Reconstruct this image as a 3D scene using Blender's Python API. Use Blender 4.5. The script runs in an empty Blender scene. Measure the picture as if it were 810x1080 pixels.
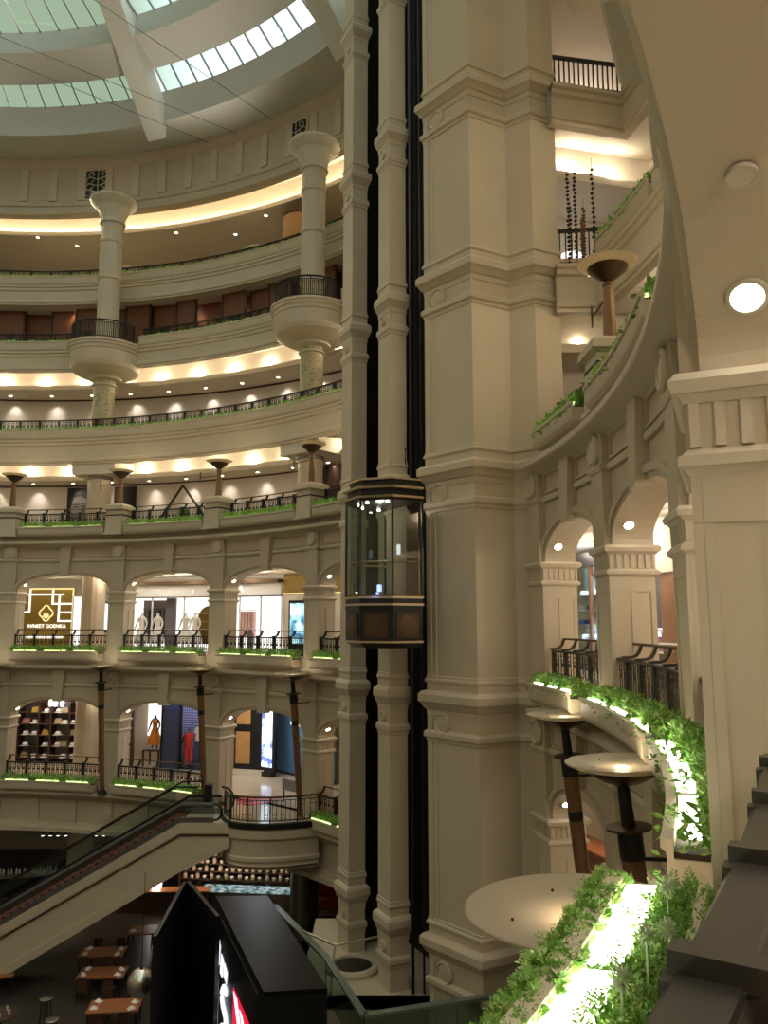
import bpy, bmesh, math, random
from math import sin, cos, pi, radians, hypot, atan2, degrees, sqrt
from mathutils import Vector, Matrix
random.seed(11)
D = bpy.data
SC = bpy.context.scene
COL = SC.collection
CX, CY = -22.2, 16.2            # centre of the round atrium (eye of the photographer = origin)
RW = 27.1                       # radius of the arcade wall
BAY = 360 / 26.0
def PA(k): return 45.4 + BAY * k        # pier angles
def MA(k): return PA(k) + BAY / 2       # mid bay angles
def P(r, th, z=0.0):
    t = radians(th); return (CX + r * cos(t), CY + r * sin(t), z)

# ------------------------------------------------------------------ materials
MAT = {}
def mat(name, col, rough=0.6, metal=0.0, noise=0.0, nscale=4.0, emit=None, estr=0.0, bump=0.0, spec=0.5, trans=0.0):
    m = D.materials.new(name); m.use_nodes = True
    nt = m.node_tree; b = nt.nodes['Principled BSDF']
    b.inputs['Base Color'].default_value = (*col, 1)
    b.inputs['Roughness'].default_value = rough
    b.inputs['Metallic'].default_value = metal
    b.inputs['Specular IOR Level'].default_value = spec
    if trans: b.inputs['Transmission Weight'].default_value = trans
    if noise > 0 or bump > 0:
        tc = nt.nodes.new('ShaderNodeTexCoord')
        n = nt.nodes.new('ShaderNodeTexNoise'); n.inputs['Scale'].default_value = nscale; n.inputs['Detail'].default_value = 4
        nt.links.new(tc.outputs['Object'], n.inputs['Vector'])
        if noise > 0:
            mx = nt.nodes.new('ShaderNodeMix'); mx.data_type = 'RGBA'
            mx.inputs[6].default_value = (*[c * (1 - noise) for c in col], 1)
            mx.inputs[7].default_value = (*[min(1, c * (1 + noise)) for c in col], 1)
            nt.links.new(n.outputs['Fac'], mx.inputs[0]); nt.links.new(mx.outputs[2], b.inputs['Base Color'])
        if bump > 0:
            bp = nt.nodes.new('ShaderNodeBump'); bp.inputs['Strength'].default_value = bump; bp.inputs['Distance'].default_value = 0.02
            nt.links.new(n.outputs['Fac'], bp.inputs['Height']); nt.links.new(bp.outputs['Normal'], b.inputs['Normal'])
    if emit:
        b.inputs['Emission Color'].default_value = (*emit, 1); b.inputs['Emission Strength'].default_value = estr
    MAT[name] = m
    return m
mat('stone', (.58, .49, .36), .62, noise=.10, nscale=.7)
mat('stone_light', (.64, .55, .415), .55, noise=.08, nscale=.9)
mat('plaster', (.66, .60, .48), .75, noise=.04, nscale=.5)
mat('ceiling_white', (.70, .64, .55), .8)
mat('wall_white', (.78, .72, .66), .7, noise=.03)
mat('beam_white', (.74, .71, .64), .7)
mat('dome', (.62, .60, .54), .8, noise=.05, nscale=.3)
mat('black', (.012, .012, .013), .35)
mat('shaft_black', (.006, .006, .007), .5)
mat('iron', (.022, .020, .018), .42, metal=.3)
mat('iron_near', (.060, .055, .047), .36, metal=.2)
mat('bronze', (.13, .085, .05), .35, metal=.75)
mat('brass', (.62, .50, .32), .32, metal=.75)
mat('copper_pole', (.23, .12, .055), .42, metal=.25, noise=.25, nscale=6)
mat('dish_glass', (.40, .355, .275), .35, noise=.08, nscale=3)
mat('wood_red', (.20, .075, .032), .45, noise=.35, nscale=3)
mat('wood_dark', (.07, .03, .016), .5, noise=.3, nscale=3)
mat('wood_orange', (.50, .27, .10), .45, noise=.2, nscale=3)
mat('marble', (.62, .50, .36), .12, noise=.10, nscale=1.2)
mat('floor_dark', (.055, .045, .036), .35, noise=.3, nscale=2)
mat('leaf', (.20, .40, .06), .55, noise=.45, nscale=9)
mat('leaf_pale', (.46, .58, .20), .55, noise=.35, nscale=14)
mat('soil', (.05, .035, .02), .9)
mat('gold_panel', (.30, .20, .045), .35, metal=.4, noise=.08, nscale=2)
mat('white_gloss', (.82, .82, .80), .35)
mat('grey_cloth', (.16, .15, .17), .8)
mat('white_cloth', (.80, .79, .76), .85)
mat('orange_cloth', (.75, .25, .03), .8)
mat('red_cloth', (.65, .05, .04), .8)
mat('blue_cloth', (.03, .12, .5), .8)
mat('denim', (.05, .07, .16), .85)
mat('blue_panel', (.10, .24, .42), .6)
mat('grey_panel', (.30, .28, .30), .7)
mat('steel', (.30, .29, .27), .32, metal=.9)
mat('dark_gloss', (.010, .0105, .009), .30, spec=.10)
mat('red', (.5, .02, .03), .4)
mat('seat_red', (.16, .02, .015), .6)
mat('napkin', (.85, .85, .82), .8)
mat('beige_column', (.60, .50, .36), .4, noise=.12, nscale=2)
mat('flower', (.62, .70, .48), .7)
mat('face_grey', (.24, .22, .205), .6); mat('face_dark', (.03, .028, .028), .6); mat('face_mid', (.11, .10, .095), .6)
mat('wood_table', (.34, .13, .055), .35, noise=.25, nscale=3)
mat('pink', (.75, .50, .48), .8)
mat('bag_tan', (.42, .30, .18), .5); mat('bag_rose', (.45, .18, .15), .5); mat('bag_mustard', (.55, .36, .06), .6)
mat('lit_blue', (.34, .52, .66), .6)
mat('denim_grey', (.09, .085, .10), .6)
mat('purple', (.30, .12, .22), .5)
mat('wood_brown', (.22, .10, .045), .25, noise=.3, nscale=2)
def emis(name, col, s):
    m = D.materials.new(name); m.use_nodes = True; nt = m.node_tree
    nt.nodes.clear(); o = nt.nodes.new('ShaderNodeOutputMaterial'); e = nt.nodes.new('ShaderNodeEmission')
    e.inputs[0].default_value = (*col, 1); e.inputs[1].default_value = s
    nt.links.new(e.outputs[0], o.inputs[0]); MAT[name] = m
emis('glow_warm', (1, .82, .55), 16)
emis('glow_lamp', (1, .84, .58), 1.6)
emis('glow_plant', (.95, 1, .74), 4.0)
emis('glow_plant_far', (.80, 1, .36), 1.5)
emis('glow_white', (1, .95, .86), 4)
emis('glow_spot', (1, .93, .80), 14)
emis('glow_gold', (1, .80, .32), .65)
emis('glow_letter', (1, .93, .75), 1.0)
emis('glow_blue', (.35, .50, 1), 3.5)
emis('shop_glow', (1, .95, .88), .85)  # self-glow put into shop walls, door, niche and mirror face to look lit
emis('blue_light', (.30, .40, 1), 1.6)
emis('sign_white', (.9, .92, 1), .7)
emis('sign_red', (.8, .02, .06), .6)
emis('screen_pale', (.62, .80, .82), 1.0)
def clear(name, tint, gloss=.08, rough=.02):
    m = D.materials.new(name); m.use_nodes = True; nt = m.node_tree
    nt.nodes.clear(); o = nt.nodes.new('ShaderNodeOutputMaterial')
    t = nt.nodes.new('ShaderNodeBsdfTransparent'); t.inputs[0].default_value = (*tint, 1)
    g = nt.nodes.new('ShaderNodeBsdfGlossy'); g.inputs['Roughness'].default_value = rough
    mx = nt.nodes.new('ShaderNodeMixShader'); mx.inputs[0].default_value = gloss
    nt.links.new(t.outputs[0], mx.inputs[1]); nt.links.new(g.outputs[0], mx.inputs[2]); nt.links.new(mx.outputs[0], o.inputs[0])
    MAT[name] = m
mat('bottle_glass', (.35, .42, .36), .15); mat('mirror', (.75, .74, .70), .12, metal=1, bump=1.0, nscale=14); mat('edge_green', (.16, .20, .16), .25); mat('rail_steel', (.55, .5, .42), .3, metal=.8)
clear('glass', (.80, .86, .83), .07)
clear('glass_lift', (.66, .72, .66), .10)
clear('glass_green', (.62, .72, .66), .12)
clear('glass_sky', (.80, .90, .84), .05)
def pattern_mats():
    # dotted blue backdrop of the shop window
    m = mat('dotted_blue', (.3, .35, .8), .6); nt = m.node_tree; b = nt.nodes['Principled BSDF']
    tc = nt.nodes.new('ShaderNodeTexCoord'); v = nt.nodes.new('ShaderNodeTexVoronoi'); v.inputs['Scale'].default_value = 7; v.inputs['Randomness'].default_value = 0
    r = nt.nodes.new('ShaderNodeValToRGB'); r.color_ramp.elements[0].position = .30; r.color_ramp.elements[0].color = (.05, .07, .35, 1)
    r.color_ramp.elements[1].position = .42; r.color_ramp.elements[1].color = (.62, .68, .95, 1)
    nt.links.new(tc.outputs['Object'], v.inputs['Vector']); nt.links.new(v.outputs['Distance'], r.inputs[0]); nt.links.new(r.outputs[0], b.inputs['Base Color'])
    # vine pattern on the second-floor columns
    m = mat('vine_stone', (.55, .47, .32), .5); nt = m.node_tree; b = nt.nodes['Principled BSDF']
    tc = nt.nodes.new('ShaderNodeTexCoord'); v = nt.nodes.new('ShaderNodeTexNoise'); v.inputs['Scale'].default_value = 4.5; v.inputs['Detail'].default_value = 6; v.inputs['Distortion'].default_value = 2.0
    r = nt.nodes.new('ShaderNodeValToRGB'); r.color_ramp.elements[0].position = .53; r.color_ramp.elements[0].color = (.58, .48, .32, 1)
    r.color_ramp.elements[1].position = .60; r.color_ramp.elements[1].color = (.27, .32, .14, 1)
    nt.links.new(tc.outputs['Object'], v.inputs['Vector']); nt.links.new(v.outputs['Fac'], r.inputs[0]); nt.links.new(r.outputs[0], b.inputs['Base Color'])
    # crushed ice bed
    m = D.materials.new('ice'); m.use_nodes = True; nt = m.node_tree; nt.nodes.clear(); MAT['ice'] = m
    o = nt.nodes.new('ShaderNodeOutputMaterial'); e = nt.nodes.new('ShaderNodeEmission'); e.inputs[1].default_value = .55
    tc = nt.nodes.new('ShaderNodeTexCoord'); v = nt.nodes.new('ShaderNodeTexNoise'); v.inputs['Scale'].default_value = 3.5; v.inputs['Detail'].default_value = 5
    r = nt.nodes.new('ShaderNodeValToRGB'); r.color_ramp.elements[0].position = .38; r.color_ramp.elements[0].color = (.05, .10, .14, 1); r.color_ramp.elements[1].position = .62; r.color_ramp.elements[1].color = (.85, .95, 1, 1)
    nt.links.new(tc.outputs['Object'], v.inputs['Vector']); nt.links.new(v.outputs['Fac'], r.inputs[0]); nt.links.new(r.outputs[0], e.inputs[0]); nt.links.new(e.outputs[0], o.inputs[0])
    # screen picture
    for nm, c1, c2, c3, s in (('screen_art', (.05, .12, .20), (.25, .55, .60), (.80, .92, .75), 1.0), ('screen_art_white', (.12, .14, .45), (.62, .88, .95), (.9, .97, 1), 1.25)):
        m = D.materials.new(nm); m.use_nodes = True; nt = m.node_tree; nt.nodes.clear(); MAT[nm] = m
        o = nt.nodes.new('ShaderNodeOutputMaterial'); e = nt.nodes.new('ShaderNodeEmission'); e.inputs[1].default_value = s
        tc = nt.nodes.new('ShaderNodeTexCoord'); v = nt.nodes.new('ShaderNodeTexNoise'); v.inputs['Scale'].default_value = 1.6; v.inputs['Detail'].default_value = 3
        r = nt.nodes.new('ShaderNodeValToRGB'); r.color_ramp.elements[0].position = .36; r.color_ramp.elements[0].color = (*c1, 1)
        r.color_ramp.elements[1].position = .60; r.color_ramp.elements[1].color = (*c3, 1); q = r.color_ramp.elements.new(.47); q.color = (*c2, 1)
        nt.links.new(tc.outputs['Object'], v.inputs['Vector']); nt.links.new(v.outputs['Fac'], r.inputs[0]); nt.links.new(r.outputs[0], e.inputs[0]); nt.links.new(e.outputs[0], o.inputs[0])
pattern_mats()
def translucent_dish():
    m = MAT['dish_glass']; nt = m.node_tree; b = nt.nodes['Principled BSDF']; o = nt.nodes['Material Output']
    t = nt.nodes.new('ShaderNodeBsdfTranslucent'); t.inputs[0].default_value = (.95, .84, .64, 1); mx = nt.nodes.new('ShaderNodeMixShader'); mx.inputs[0].default_value = .4
    nt.links.new(b.outputs[0], mx.inputs[1]); nt.links.new(t.outputs[0], mx.inputs[2]); nt.links.new(mx.outputs[0], o.inputs['Surface'])
translucent_dish()

# ------------------------------------------------------------------ mesh builder
class MB:
    """collects faces; r0 None = world polar about the atrium centre, else local frame (x radial outward, y along the ring, z up) with origin at radius r0"""
    def __init__(s, r0=None): s.v = []; s.f = []; s.r0 = r0
    def pt(s, r, a, z):
        if s.r0 is None: return P(r, a, z)
        t = radians(a); return (r * cos(t) - s.r0, r * sin(t), z)
    def add(s, vs, fs):
        n = len(s.v); s.v += [tuple(q) for q in vs]; s.f += [tuple(i + n for i in q) for q in fs]
    def box(s, x0, x1, y0, y1, z0, z1):
        s.add([(x0, y0, z0), (x1, y0, z0), (x1, y1, z0), (x0, y1, z0), (x0, y0, z1), (x1, y0, z1), (x1, y1, z1), (x0, y1, z1)],
              [(0, 3, 2, 1), (4, 5, 6, 7), (0, 1, 5, 4), (1, 2, 6, 5), (2, 3, 7, 6), (3, 0, 4, 7)])
    def frustum(s, c, z0, z1, a0, b0, a1, b1):
        x, y = c
        s.add([(x - a0, y - b0, z0), (x + a0, y - b0, z0), (x + a0, y + b0, z0), (x - a0, y + b0, z0), (x - a1, y - b1, z1), (x + a1, y - b1, z1), (x + a1, y + b1, z1), (x - a1, y + b1, z1)],
              [(0, 3, 2, 1), (4, 5, 6, 7), (0, 1, 5, 4), (1, 2, 6, 5), (2, 3, 7, 6), (3, 0, 4, 7)])
    def bar(s, p, q, w, h, up=(0, 0, 1)):
        p = Vector(p); q = Vector(q); d = (q - p).normalized(); u = Vector(up)
        x = d.cross(u)
        if x.length < 1e-4: x = d.cross(Vector((1, 0, 0)))
        x.normalize(); y = x.cross(d)
        c = [(-w / 2, -h / 2), (w / 2, -h / 2), (w / 2, h / 2), (-w / 2, h / 2)]
        vs = [p + x * a + y * b for a, b in c] + [q + x * a + y * b for a, b in c]
        s.add(vs, [(0, 3, 2, 1), (4, 5, 6, 7), (0, 1, 5, 4), (1, 2, 6, 5), (2, 3, 7, 6), (3, 0, 4, 7)])
    def tube(s, path, r, n=8, caps=True):
        path = [Vector(p) for p in path]; m = len(path); rr = r if isinstance(r, (list, tuple)) else [r] * m
        vs = []
        for i, p in enumerate(path):
            d = (path[min(i + 1, m - 1)] - path[max(i - 1, 0)]).normalized()
            x = d.cross(Vector((0, 0, 1)))
            if x.length < 1e-3: x = d.cross(Vector((0, 1, 0)))
            x.normalize(); y = x.cross(d)
            for j in range(n):
                a = 2 * pi * j / n; vs.append(p + (x * cos(a) + y * sin(a)) * rr[i])
        fs = [(i * n + j, i * n + (j + 1) % n, (i + 1) * n + (j + 1) % n, (i + 1) * n + j) for i in range(m - 1) for j in range(n)]
        if caps: fs += [tuple(range(n - 1, -1, -1)), tuple((m - 1) * n + j for j in range(n))]
        s.add(vs, fs)
    def lathe(s, prof, c=(0, 0), n=24, axis=None, base=None):
        """prof [(r,z)] about a vertical axis through c (or a tilted axis from base along axis)"""
        vs = []; m = len(prof)
        if axis is not None:
            zv = Vector(axis).normalized(); xv = zv.cross(Vector((0, 1, 0)));
            if xv.length < 1e-3: xv = Vector((1, 0, 0))
            xv.normalize(); yv = zv.cross(xv); b = Vector(base)
        for r, z in prof:
            r = max(r, 1e-4)
            for j in range(n):
                a = 2 * pi * j / n
                if axis is None: vs.append((c[0] + r * cos(a), c[1] + r * sin(a), z))
                else: vs.append(b + xv * (r * cos(a)) + yv * (r * sin(a)) + zv * z)
        fs = [(i * n + j, i * n + (j + 1) % n, (i + 1) * n + (j + 1) % n, (i + 1) * n + j) for i in range(m - 1) for j in range(n)]
        fs += [tuple(range(n - 1, -1, -1)), tuple((m - 1) * n + j for j in range(n))]
        s.add(vs, fs)
    def ring(s, prof, a0, a1, n=12, closed=True, caps=True):
        """sweep the profile [(r,z)] round the atrium centre"""
        m = len(prof); vs = [s.pt(r, a0 + (a1 - a0) * i / n, z) for i in range(n + 1) for r, z in prof]
        k = m if closed else m - 1
        fs = [(i * m + j, i * m + (j + 1) % m, (i + 1) * m + (j + 1) % m, (i + 1) * m + j) for i in range(n) for j in range(k)]
        if closed and caps: fs += [tuple(range(m)), tuple(n * m + j for j in range(m - 1, -1, -1))]
        s.add(vs, fs)
    def prism(s, poly, depth, o=(0, 0, 0), u=(1, 0, 0), w=(0, 0, 1), d=(0, 1, 0)):
        o, u, w, d = Vector(o), Vector(u), Vector(w), Vector(d); m = len(poly)
        vs = [o + u * a + w * b for a, b in poly] + [o + u * a + w * b + d * depth for a, b in poly]
        s.add(vs, [tuple(range(m)), tuple(range(2 * m - 1, m - 1, -1))] + [(i, (i + 1) % m, m + (i + 1) % m, m + i) for i in range(m)])
    def mitre(s, poly, prof, closed=False):
        """sweep prof [(offset outward, z)] along a plan polygon (outward = right of travel)"""
        n = len(poly); vs = []
        nr = []
        for i in range(n if closed else n - 1):
            a, b = poly[i], poly[(i + 1) % n]; l = hypot(b[0] - a[0], b[1] - a[1]); nr.append(((b[1] - a[1]) / l, -(b[0] - a[0]) / l))
        for i in range(n):
            if closed: n1, n2 = nr[i - 1], nr[i]
            else: n1, n2 = nr[max(i - 1, 0)], nr[min(i, n - 2)]
            mx, my = n1[0] + n2[0], n1[1] + n2[1]; k = 2 / max(mx * mx + my * my, .3)
            for o, z in prof: vs.append((poly[i][0] + mx * k * o, poly[i][1] + my * k * o, z))
        m = len(prof)
        fs = [(i * m + j, i * m + j + 1, ((i + 1) % n) * m + j + 1, ((i + 1) % n) * m + j) for i in range(n if closed else n - 1) for j in range(m - 1)]
        s.add(vs, fs)
    def ball(s, c, r, n=12, m=8, sz=1.0):
        s.lathe([(r * sin(pi * i / m), c[2] - r * sz * cos(pi * i / m)) for i in range(m + 1)], (c[0], c[1]), n)
    def build(s, name, m, parent=None, loc=None, rotz=0, ang=32):
        me = D.meshes.new(name); me.from_pydata(s.v, [], s.f)
        bm = bmesh.new(); bm.from_mesh(me); bmesh.ops.recalc_face_normals(bm, faces=bm.faces); bm.to_mesh(me); bm.free()
        me.materials.append(MAT[m] if isinstance(m, str) else m)
        if ang:
            me.polygons.foreach_set('use_smooth', [True] * len(me.polygons)); me.set_sharp_from_angle(angle=radians(ang))
        o = D.objects.new(name, me); COL.objects.link(o)
        if loc: o.location = loc
        o.rotation_euler[2] = rotz
        if parent: o.parent = parent
        return o
def tag(o, label=None, cat=None, group=None, kind=None):
    if label: o['label'] = label
    if cat: o['category'] = cat
    if group: o['group'] = group
    if kind: o['kind'] = kind
    return o
def empty(name, loc=(0, 0, 0), rz=0, label=None, cat=None, group=None, kind=None):
    o = D.objects.new(name, None); COL.objects.link(o); o.location = loc; o.rotation_euler[2] = rz; o.empty_display_size = .1
    return tag(o, label, cat, group, kind)
KIDS = {}
def copy_tree(o, parent=None):
    c = o.copy(); COL.objects.link(c)
    if parent: c.parent = parent
    for ch in list(o.children): copy_tree(ch, c)
    return c
def polar_place(o, r, th, z):
    o.location = P(r, th, z); o.rotation_euler[2] = radians(th); return o
def lamp(kind, name, loc, energy, col=(1, .78, .5), size=.1, rot=None, spot=None, blend=.6, target=None, sy=None):
    l = D.lights.new(name, kind); l.energy = energy; l.color = col
    o = D.objects.new(name, l); COL.objects.link(o); o.location = loc
    if kind in ('POINT', 'SPOT'): l.shadow_soft_size = size
    if kind == 'AREA':
        l.size = size
        if sy: l.shape = 'RECTANGLE'; l.size_y = sy
    if kind == 'SPOT': l.spot_size = radians(spot or 80); l.spot_blend = blend
    if target is not None:
        d = Vector(target) - Vector(loc); o.rotation_euler = d.to_track_quat('-Z', 'Y').to_euler()
    elif rot: o.rotation_euler = rot
    return o
def text_obj(name, body, size, m, parent, loc, rot, extrude=.01, align='CENTER'):
    cu = D.curves.new(name, 'FONT'); cu.body = body; cu.size = size; cu.extrude = extrude; cu.align_x = align; cu.align_y = 'CENTER'
    cu.materials.append(MAT[m]); o = D.objects.new(name, cu); COL.objects.link(o)
    if parent: o.parent = parent
    me = D.meshes.new_from_object(o); D.objects.remove(o); o = D.objects.new(name, me); COL.objects.link(o)
    if parent: o.parent = parent
    o.location = loc; o.rotation_euler = rot; return o
def leaves(mb, n, where, size, up=.5, spread=1.0):
    """n folded leaf blades; where() gives the root point"""
    for _ in range(n):
        p = Vector(where()); l = size * random.uniform(.6, 1.35)
        d = Vector((random.uniform(-1, 1) * spread, random.uniform(-1, 1) * spread, random.uniform(up - .6, up + .7))).normalized()
        x = d.cross(Vector((random.uniform(-1, 1), random.uniform(-1, 1), random.uniform(-1, 1))))
        if x.length < 1e-3: continue
        x.normalize(); nrm = d.cross(x)
        w = l * random.uniform(.16, .28)
        mb.add([p, p + d * l * .45 + x * w + nrm * w * .35, p + d * l, p + d * l * .45 - x * w + nrm * w * .35], [(0, 1, 2), (0, 2, 3)])
# ================================================================== THE SETTING
ZB = {-1: -8.8, 0: -2.1, 1: 4.6}          # cornice tops under each planter row
ZD = -15.1                                # dining floor
VIS = [(-62, 11), (30, 118)]
def struct(name, mb, m, parent=None, **k):
    o = mb.build(name, m, parent, **k)
    if parent is None: o['kind'] = 'structure'
    return o
def rings(name, prof, m, closed=True, rng=VIS, seg=2.3):
    mb = MB()
    for a0, a1 in rng: mb.ring(prof, a0, a1, max(2, int((a1 - a0) / seg)), closed)
    return struct(name, mb, m)
ALL = [(-62, 298)]
# floors
rings('floor_arcade', [(26.95, ZB[0] + .45), (38.5, ZB[0] + .45), (38.5, ZB[0] + .2), (26.95, ZB[0] + .2)], 'marble', rng=[(-62, 118)])
rings('floor_lower_arcade', [(26.95, ZB[-1] + .45), (38.5, ZB[-1] + .45), (38.5, ZB[-1] + .2), (26.95, ZB[-1] + .2)], 'marble', rng=[(-62, 118)])
rings('floor_lamp_terrace', [(26.95, 5.05), (38.5, 5.05), (38.5, 4.85), (26.95, 4.85)], 'marble')
mb = MB(); mb.lathe([(39, ZD - .3), (39, ZD)], (CX, CY), 64); struct('floor_dining', mb, 'floor_dark')
# outer shell and the unseen far half, so that the hall is closed
rings('wall_outer', [(38.5, ZD), (38.9, ZD), (38.9, 37), (38.5, 37)], 'plaster', rng=ALL)
rings('wall_rear', [(28.3, ZD), (28.7, ZD), (28.7, 29.6), (28.3, 29.6)], 'stone', rng=[(118, 298)])
for a in (-62, 118, 30.0, 11.0):
    pass
# shop-level back walls and ceilings
for k, nm in ((0, 'arcade'), (-1, 'lower_arcade')):
    zb = ZB[k]
    rings('wall_shops_' + nm, [(33.6, zb + .45), (33.8, zb + .45), (33.8, zb + 5), (33.6, zb + 5)], 'plaster', rng=[(-62, 118)])
    c = zb + 4.85
    rings('ceiling_' + nm, [(27.85, c), (28.9, c), (28.9, c + .5), (31.2, c + .5), (31.2, c + .2), (30.75, c + .2), (30.75, c - .1), (30.9, c - .2), (38.5, c - .2), (38.5, c + .9), (27.85, c + .9)], 'ceiling_white', rng=[(-62, 118)])
# dining ceiling
rings('ceiling_dining', [(27.0, -10.75), (38.5, -10.75), (38.5, -10.5), (27.0, -10.5)], 'wood_dark')
# gallery levels: fascia rings (trim), floors, coved ceilings, back walls; on the right they turn a corner towards the tower
G = {2: dict(r=28.75, z=10.55, b=9.1), 3: dict(r=30.0, z=16.45, b=15.2), 4: dict(r=31.5, z=21.4, b=20.15), 5: dict(r=31.0, z=0, b=0)}
DR = {2: .35, 3: .40, 4: .40, 5: 0}; AC = {2: 11.5, 3: 12.1, 4: 12.3, 5: 12.3}; CORN = {2: (5.15, 22.05), 3: (5.15, 22.0), 4: (5.15, 22.1), 5: (5.15, 22.1)}
def gal(name, prof, m, k):
    r = G[k]['r']; mb = MB(); mb.ring(prof, 30, 118, 38)
    path = [P(r + DR[k], -62 + (AC[k] + 62) * i / 32)[:2] for i in range(33)] + [CORN[k], (CORN[k][0] - 1.5, CORN[k][1] - .1)]
    mb.mitre(path[:-1], [(q[0] - r, q[1]) for q in prof + prof[:1]])
    return struct(name, mb, m)
for k in (2, 3, 4):
    r, z, b = G[k]['r'], G[k]['z'], G[k]['b']
    gal('trim_%d' % k, [(r + .9, z), (r - .16, z), (r - .16, z - .10), (r - .08, z - .16), (r - .08, z - .30), (r, z - .36), (r, b + .34), (r - .05, b + .30), (r - .05, b + .14), (r + .02, b + .10), (r + .02, b), (r + .3, b), (r + .3, b + .4), (r + .9, b + .6)], 'stone_light', k)
    gal('floor_gallery_%d' % k, [(r + .2, z + .32), (38.5, z + .32), (38.5, z + .2), (r + .2, z + .2)], 'marble', k)
def coved(name, r0, z0, ri, zi, k, m='ceiling_white', up=.8):
    return gal(name, [(r0, z0), (ri + .5, z0 + up), (ri + .5, zi + .28), (ri, zi + .28), (ri - .02, zi + .2), (ri, zi), (38.5, zi), (38.5, z0 + up + .4), (r0, z0 + up + .4)], m, k)
coved('ceiling_lamp_terrace', 28.95, 9.15, 30.5, 8.46, 2)
coved('ceiling_gallery', 30.25, 15.25, 31.85, 14.6, 3)
gal('ceiling_wooden_gallery', [(31.75, 20.2), (38.5, 20.2), (38.5, 20.5), (31.75, 20.5)], 'ceiling_white', 4)
coved('ceiling_top_gallery', 31.1, 26.1, 33.0, 25.65, 5, up=1.3)
gal('wall_lamp_terrace', [(32.3, 5.05), (32.5, 5.05), (32.5, 8.5), (32.3, 8.5)], 'wall_white', 2)
gal('wall_gallery', [(34.2, 10.85), (34.4, 10.85), (34.4, 14.65), (34.2, 14.65)], 'wall_white', 3)
mb = MB(); mb.ring([(33.3, 16.7), (33.5, 16.7), (33.5, 20.3), (33.3, 20.3)], 30, 118, 38); struct('wall_wooden_gallery', mb, 'wood_red')
mb = MB(); mb.ring([(36.2, 16.7), (36.4, 16.7), (36.4, 20.3), (36.2, 20.3)], -62, 26, 38); struct('wall_upper_lobby', mb, 'wall_white')
# dark joint lines of the white walls (trim along the ceiling)
rings('trim_5', [(32.25, 8.38), (32.32, 8.38), (32.32, 8.46), (32.25, 8.46)], 'wood_dark')
rings('trim_6', [(34.15, 14.5), (34.22, 14.5), (34.22, 14.6), (34.15, 14.6)], 'wood_dark')
# ---- top frieze and dome
fz = struct('wall_frieze', MB(), 'stone_light'); D.objects.remove(fz)
mb = MB(); mb.ring([(31.15, 26.05), (30.95, 26.05), (30.95, 26.55), (30.85, 26.6), (30.85, 26.85), (31.0, 26.95), (31.0, 29.05), (30.85, 29.15), (30.6, 29.35), (30.6, 29.7), (31.6, 29.7), (31.6, 26.05)], -62, 298, 160, True)
frieze = struct('wall_frieze', mb, 'stone')
PIL = MB(31.0); PIL.box(-.12, .02, -.24, .24, 26.95, 29.1)
p0 = PIL.build('pilaster', 'stone_light', frieze)
for i in range(26 * 4):
    a = PA(0) + BAY / 8 + i * BAY / 4
    if not (42 < a % 360 < 112): continue
    o = p0 if p0.get('u') is None else p0.copy()
    if p0.get('u') is not None: COL.objects.link(o)
    p0['u'] = 1
    o.location = P(31.0, a); o.rotation_euler[2] = radians(a)
mb = MB(); mb.ring([(31.6, 29.7), (30.6, 29.72), (28.2, 29.72), (28.2, 31.5), (28.15, 31.62), (28.5, 31.65), (28.6, 30.2), (31.6, 30.1)], -62, 298, 160, True)
struct('ceiling_dome_soffit', mb, 'dome')
mb = MB(); mb.ring([(27.0, 32.25), (25.0, 32.8), (24.98, 34.1), (25.2, 34.15), (25.3, 33.2), (27.1, 32.65)], -62, 298, 160, True)
struct('ceiling_dome', mb, 'dome')
mb = MB(); mb.ring([(14, 37.4), (14, 37.7), (.2, 38.2), (.2, 38.0)], -62, 298, 80, True); struct('ceiling_dome_cap', mb, 'dome')
# skylights: panes between the white radial beams
def skylight(n, a0, a1, rz0, rz1, k):
    mb = MB(); mb.ring([rz0, rz1], a0, a1, k * 2, False)
    w = struct('window_%d' % n, mb, 'glass_sky')
    m = MB(); (r0, z0), (r1, z1) = rz0, rz1
    for i in range(k + 1):
        a = a0 + (a1 - a0) * i / k
        m.bar(P(r0, a, z0 - .02), P(r1, a, z1 - .02), .085, .12)
    m.build('mullion', 'steel', w)
    return w
BA = 72.6; n = 1
for i in range(-3, 10):
    a0 = BA + i * BAY * 2
    skylight(n, a0 + 1.45, a0 + BAY * 2 - 1.45, (28.2, 31.62), (27.0, 32.3), 11); n += 1
    skylight(n, a0 + 1.7, a0 + BAY * 2 - 1.7, (25.0, 34.1), (14.0, 37.5), 9); n += 1
for i in range(13):
    a = BA + i * BAY * 2
    mb = MB(0)
    mb.add([(28.45, y, 28.75) for y in (-.62, .62)] + [(23.5, y, 33.9) for y in (-.66, .66)] + [(14, y, 37.2) for y in (-.7, .7)] +
           [(14, y, 38.6) for y in (-.7, .7)] + [(23.2, y, 35.7) for y in (-.66, .66)] + [(28.2, y, 30.9) for y in (-.62, .62)] + [(28.5, y, 30.3) for y in (-.62, .62)],
           [(0, 2, 3, 1), (2, 4, 5, 3), (4, 6, 7, 5), (6, 8, 9, 7), (8, 10, 11, 9), (10, 12, 13, 11), (12, 0, 1, 13), (0, 12, 10, 2), (2, 10, 8, 4), (4, 8, 6), (1, 3, 11, 13), (3, 5, 9, 11), (5, 7, 9)])
    struct('ceiling_beam', mb, 'beam_white', loc=P(0, 0), rotz=radians(a))
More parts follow.
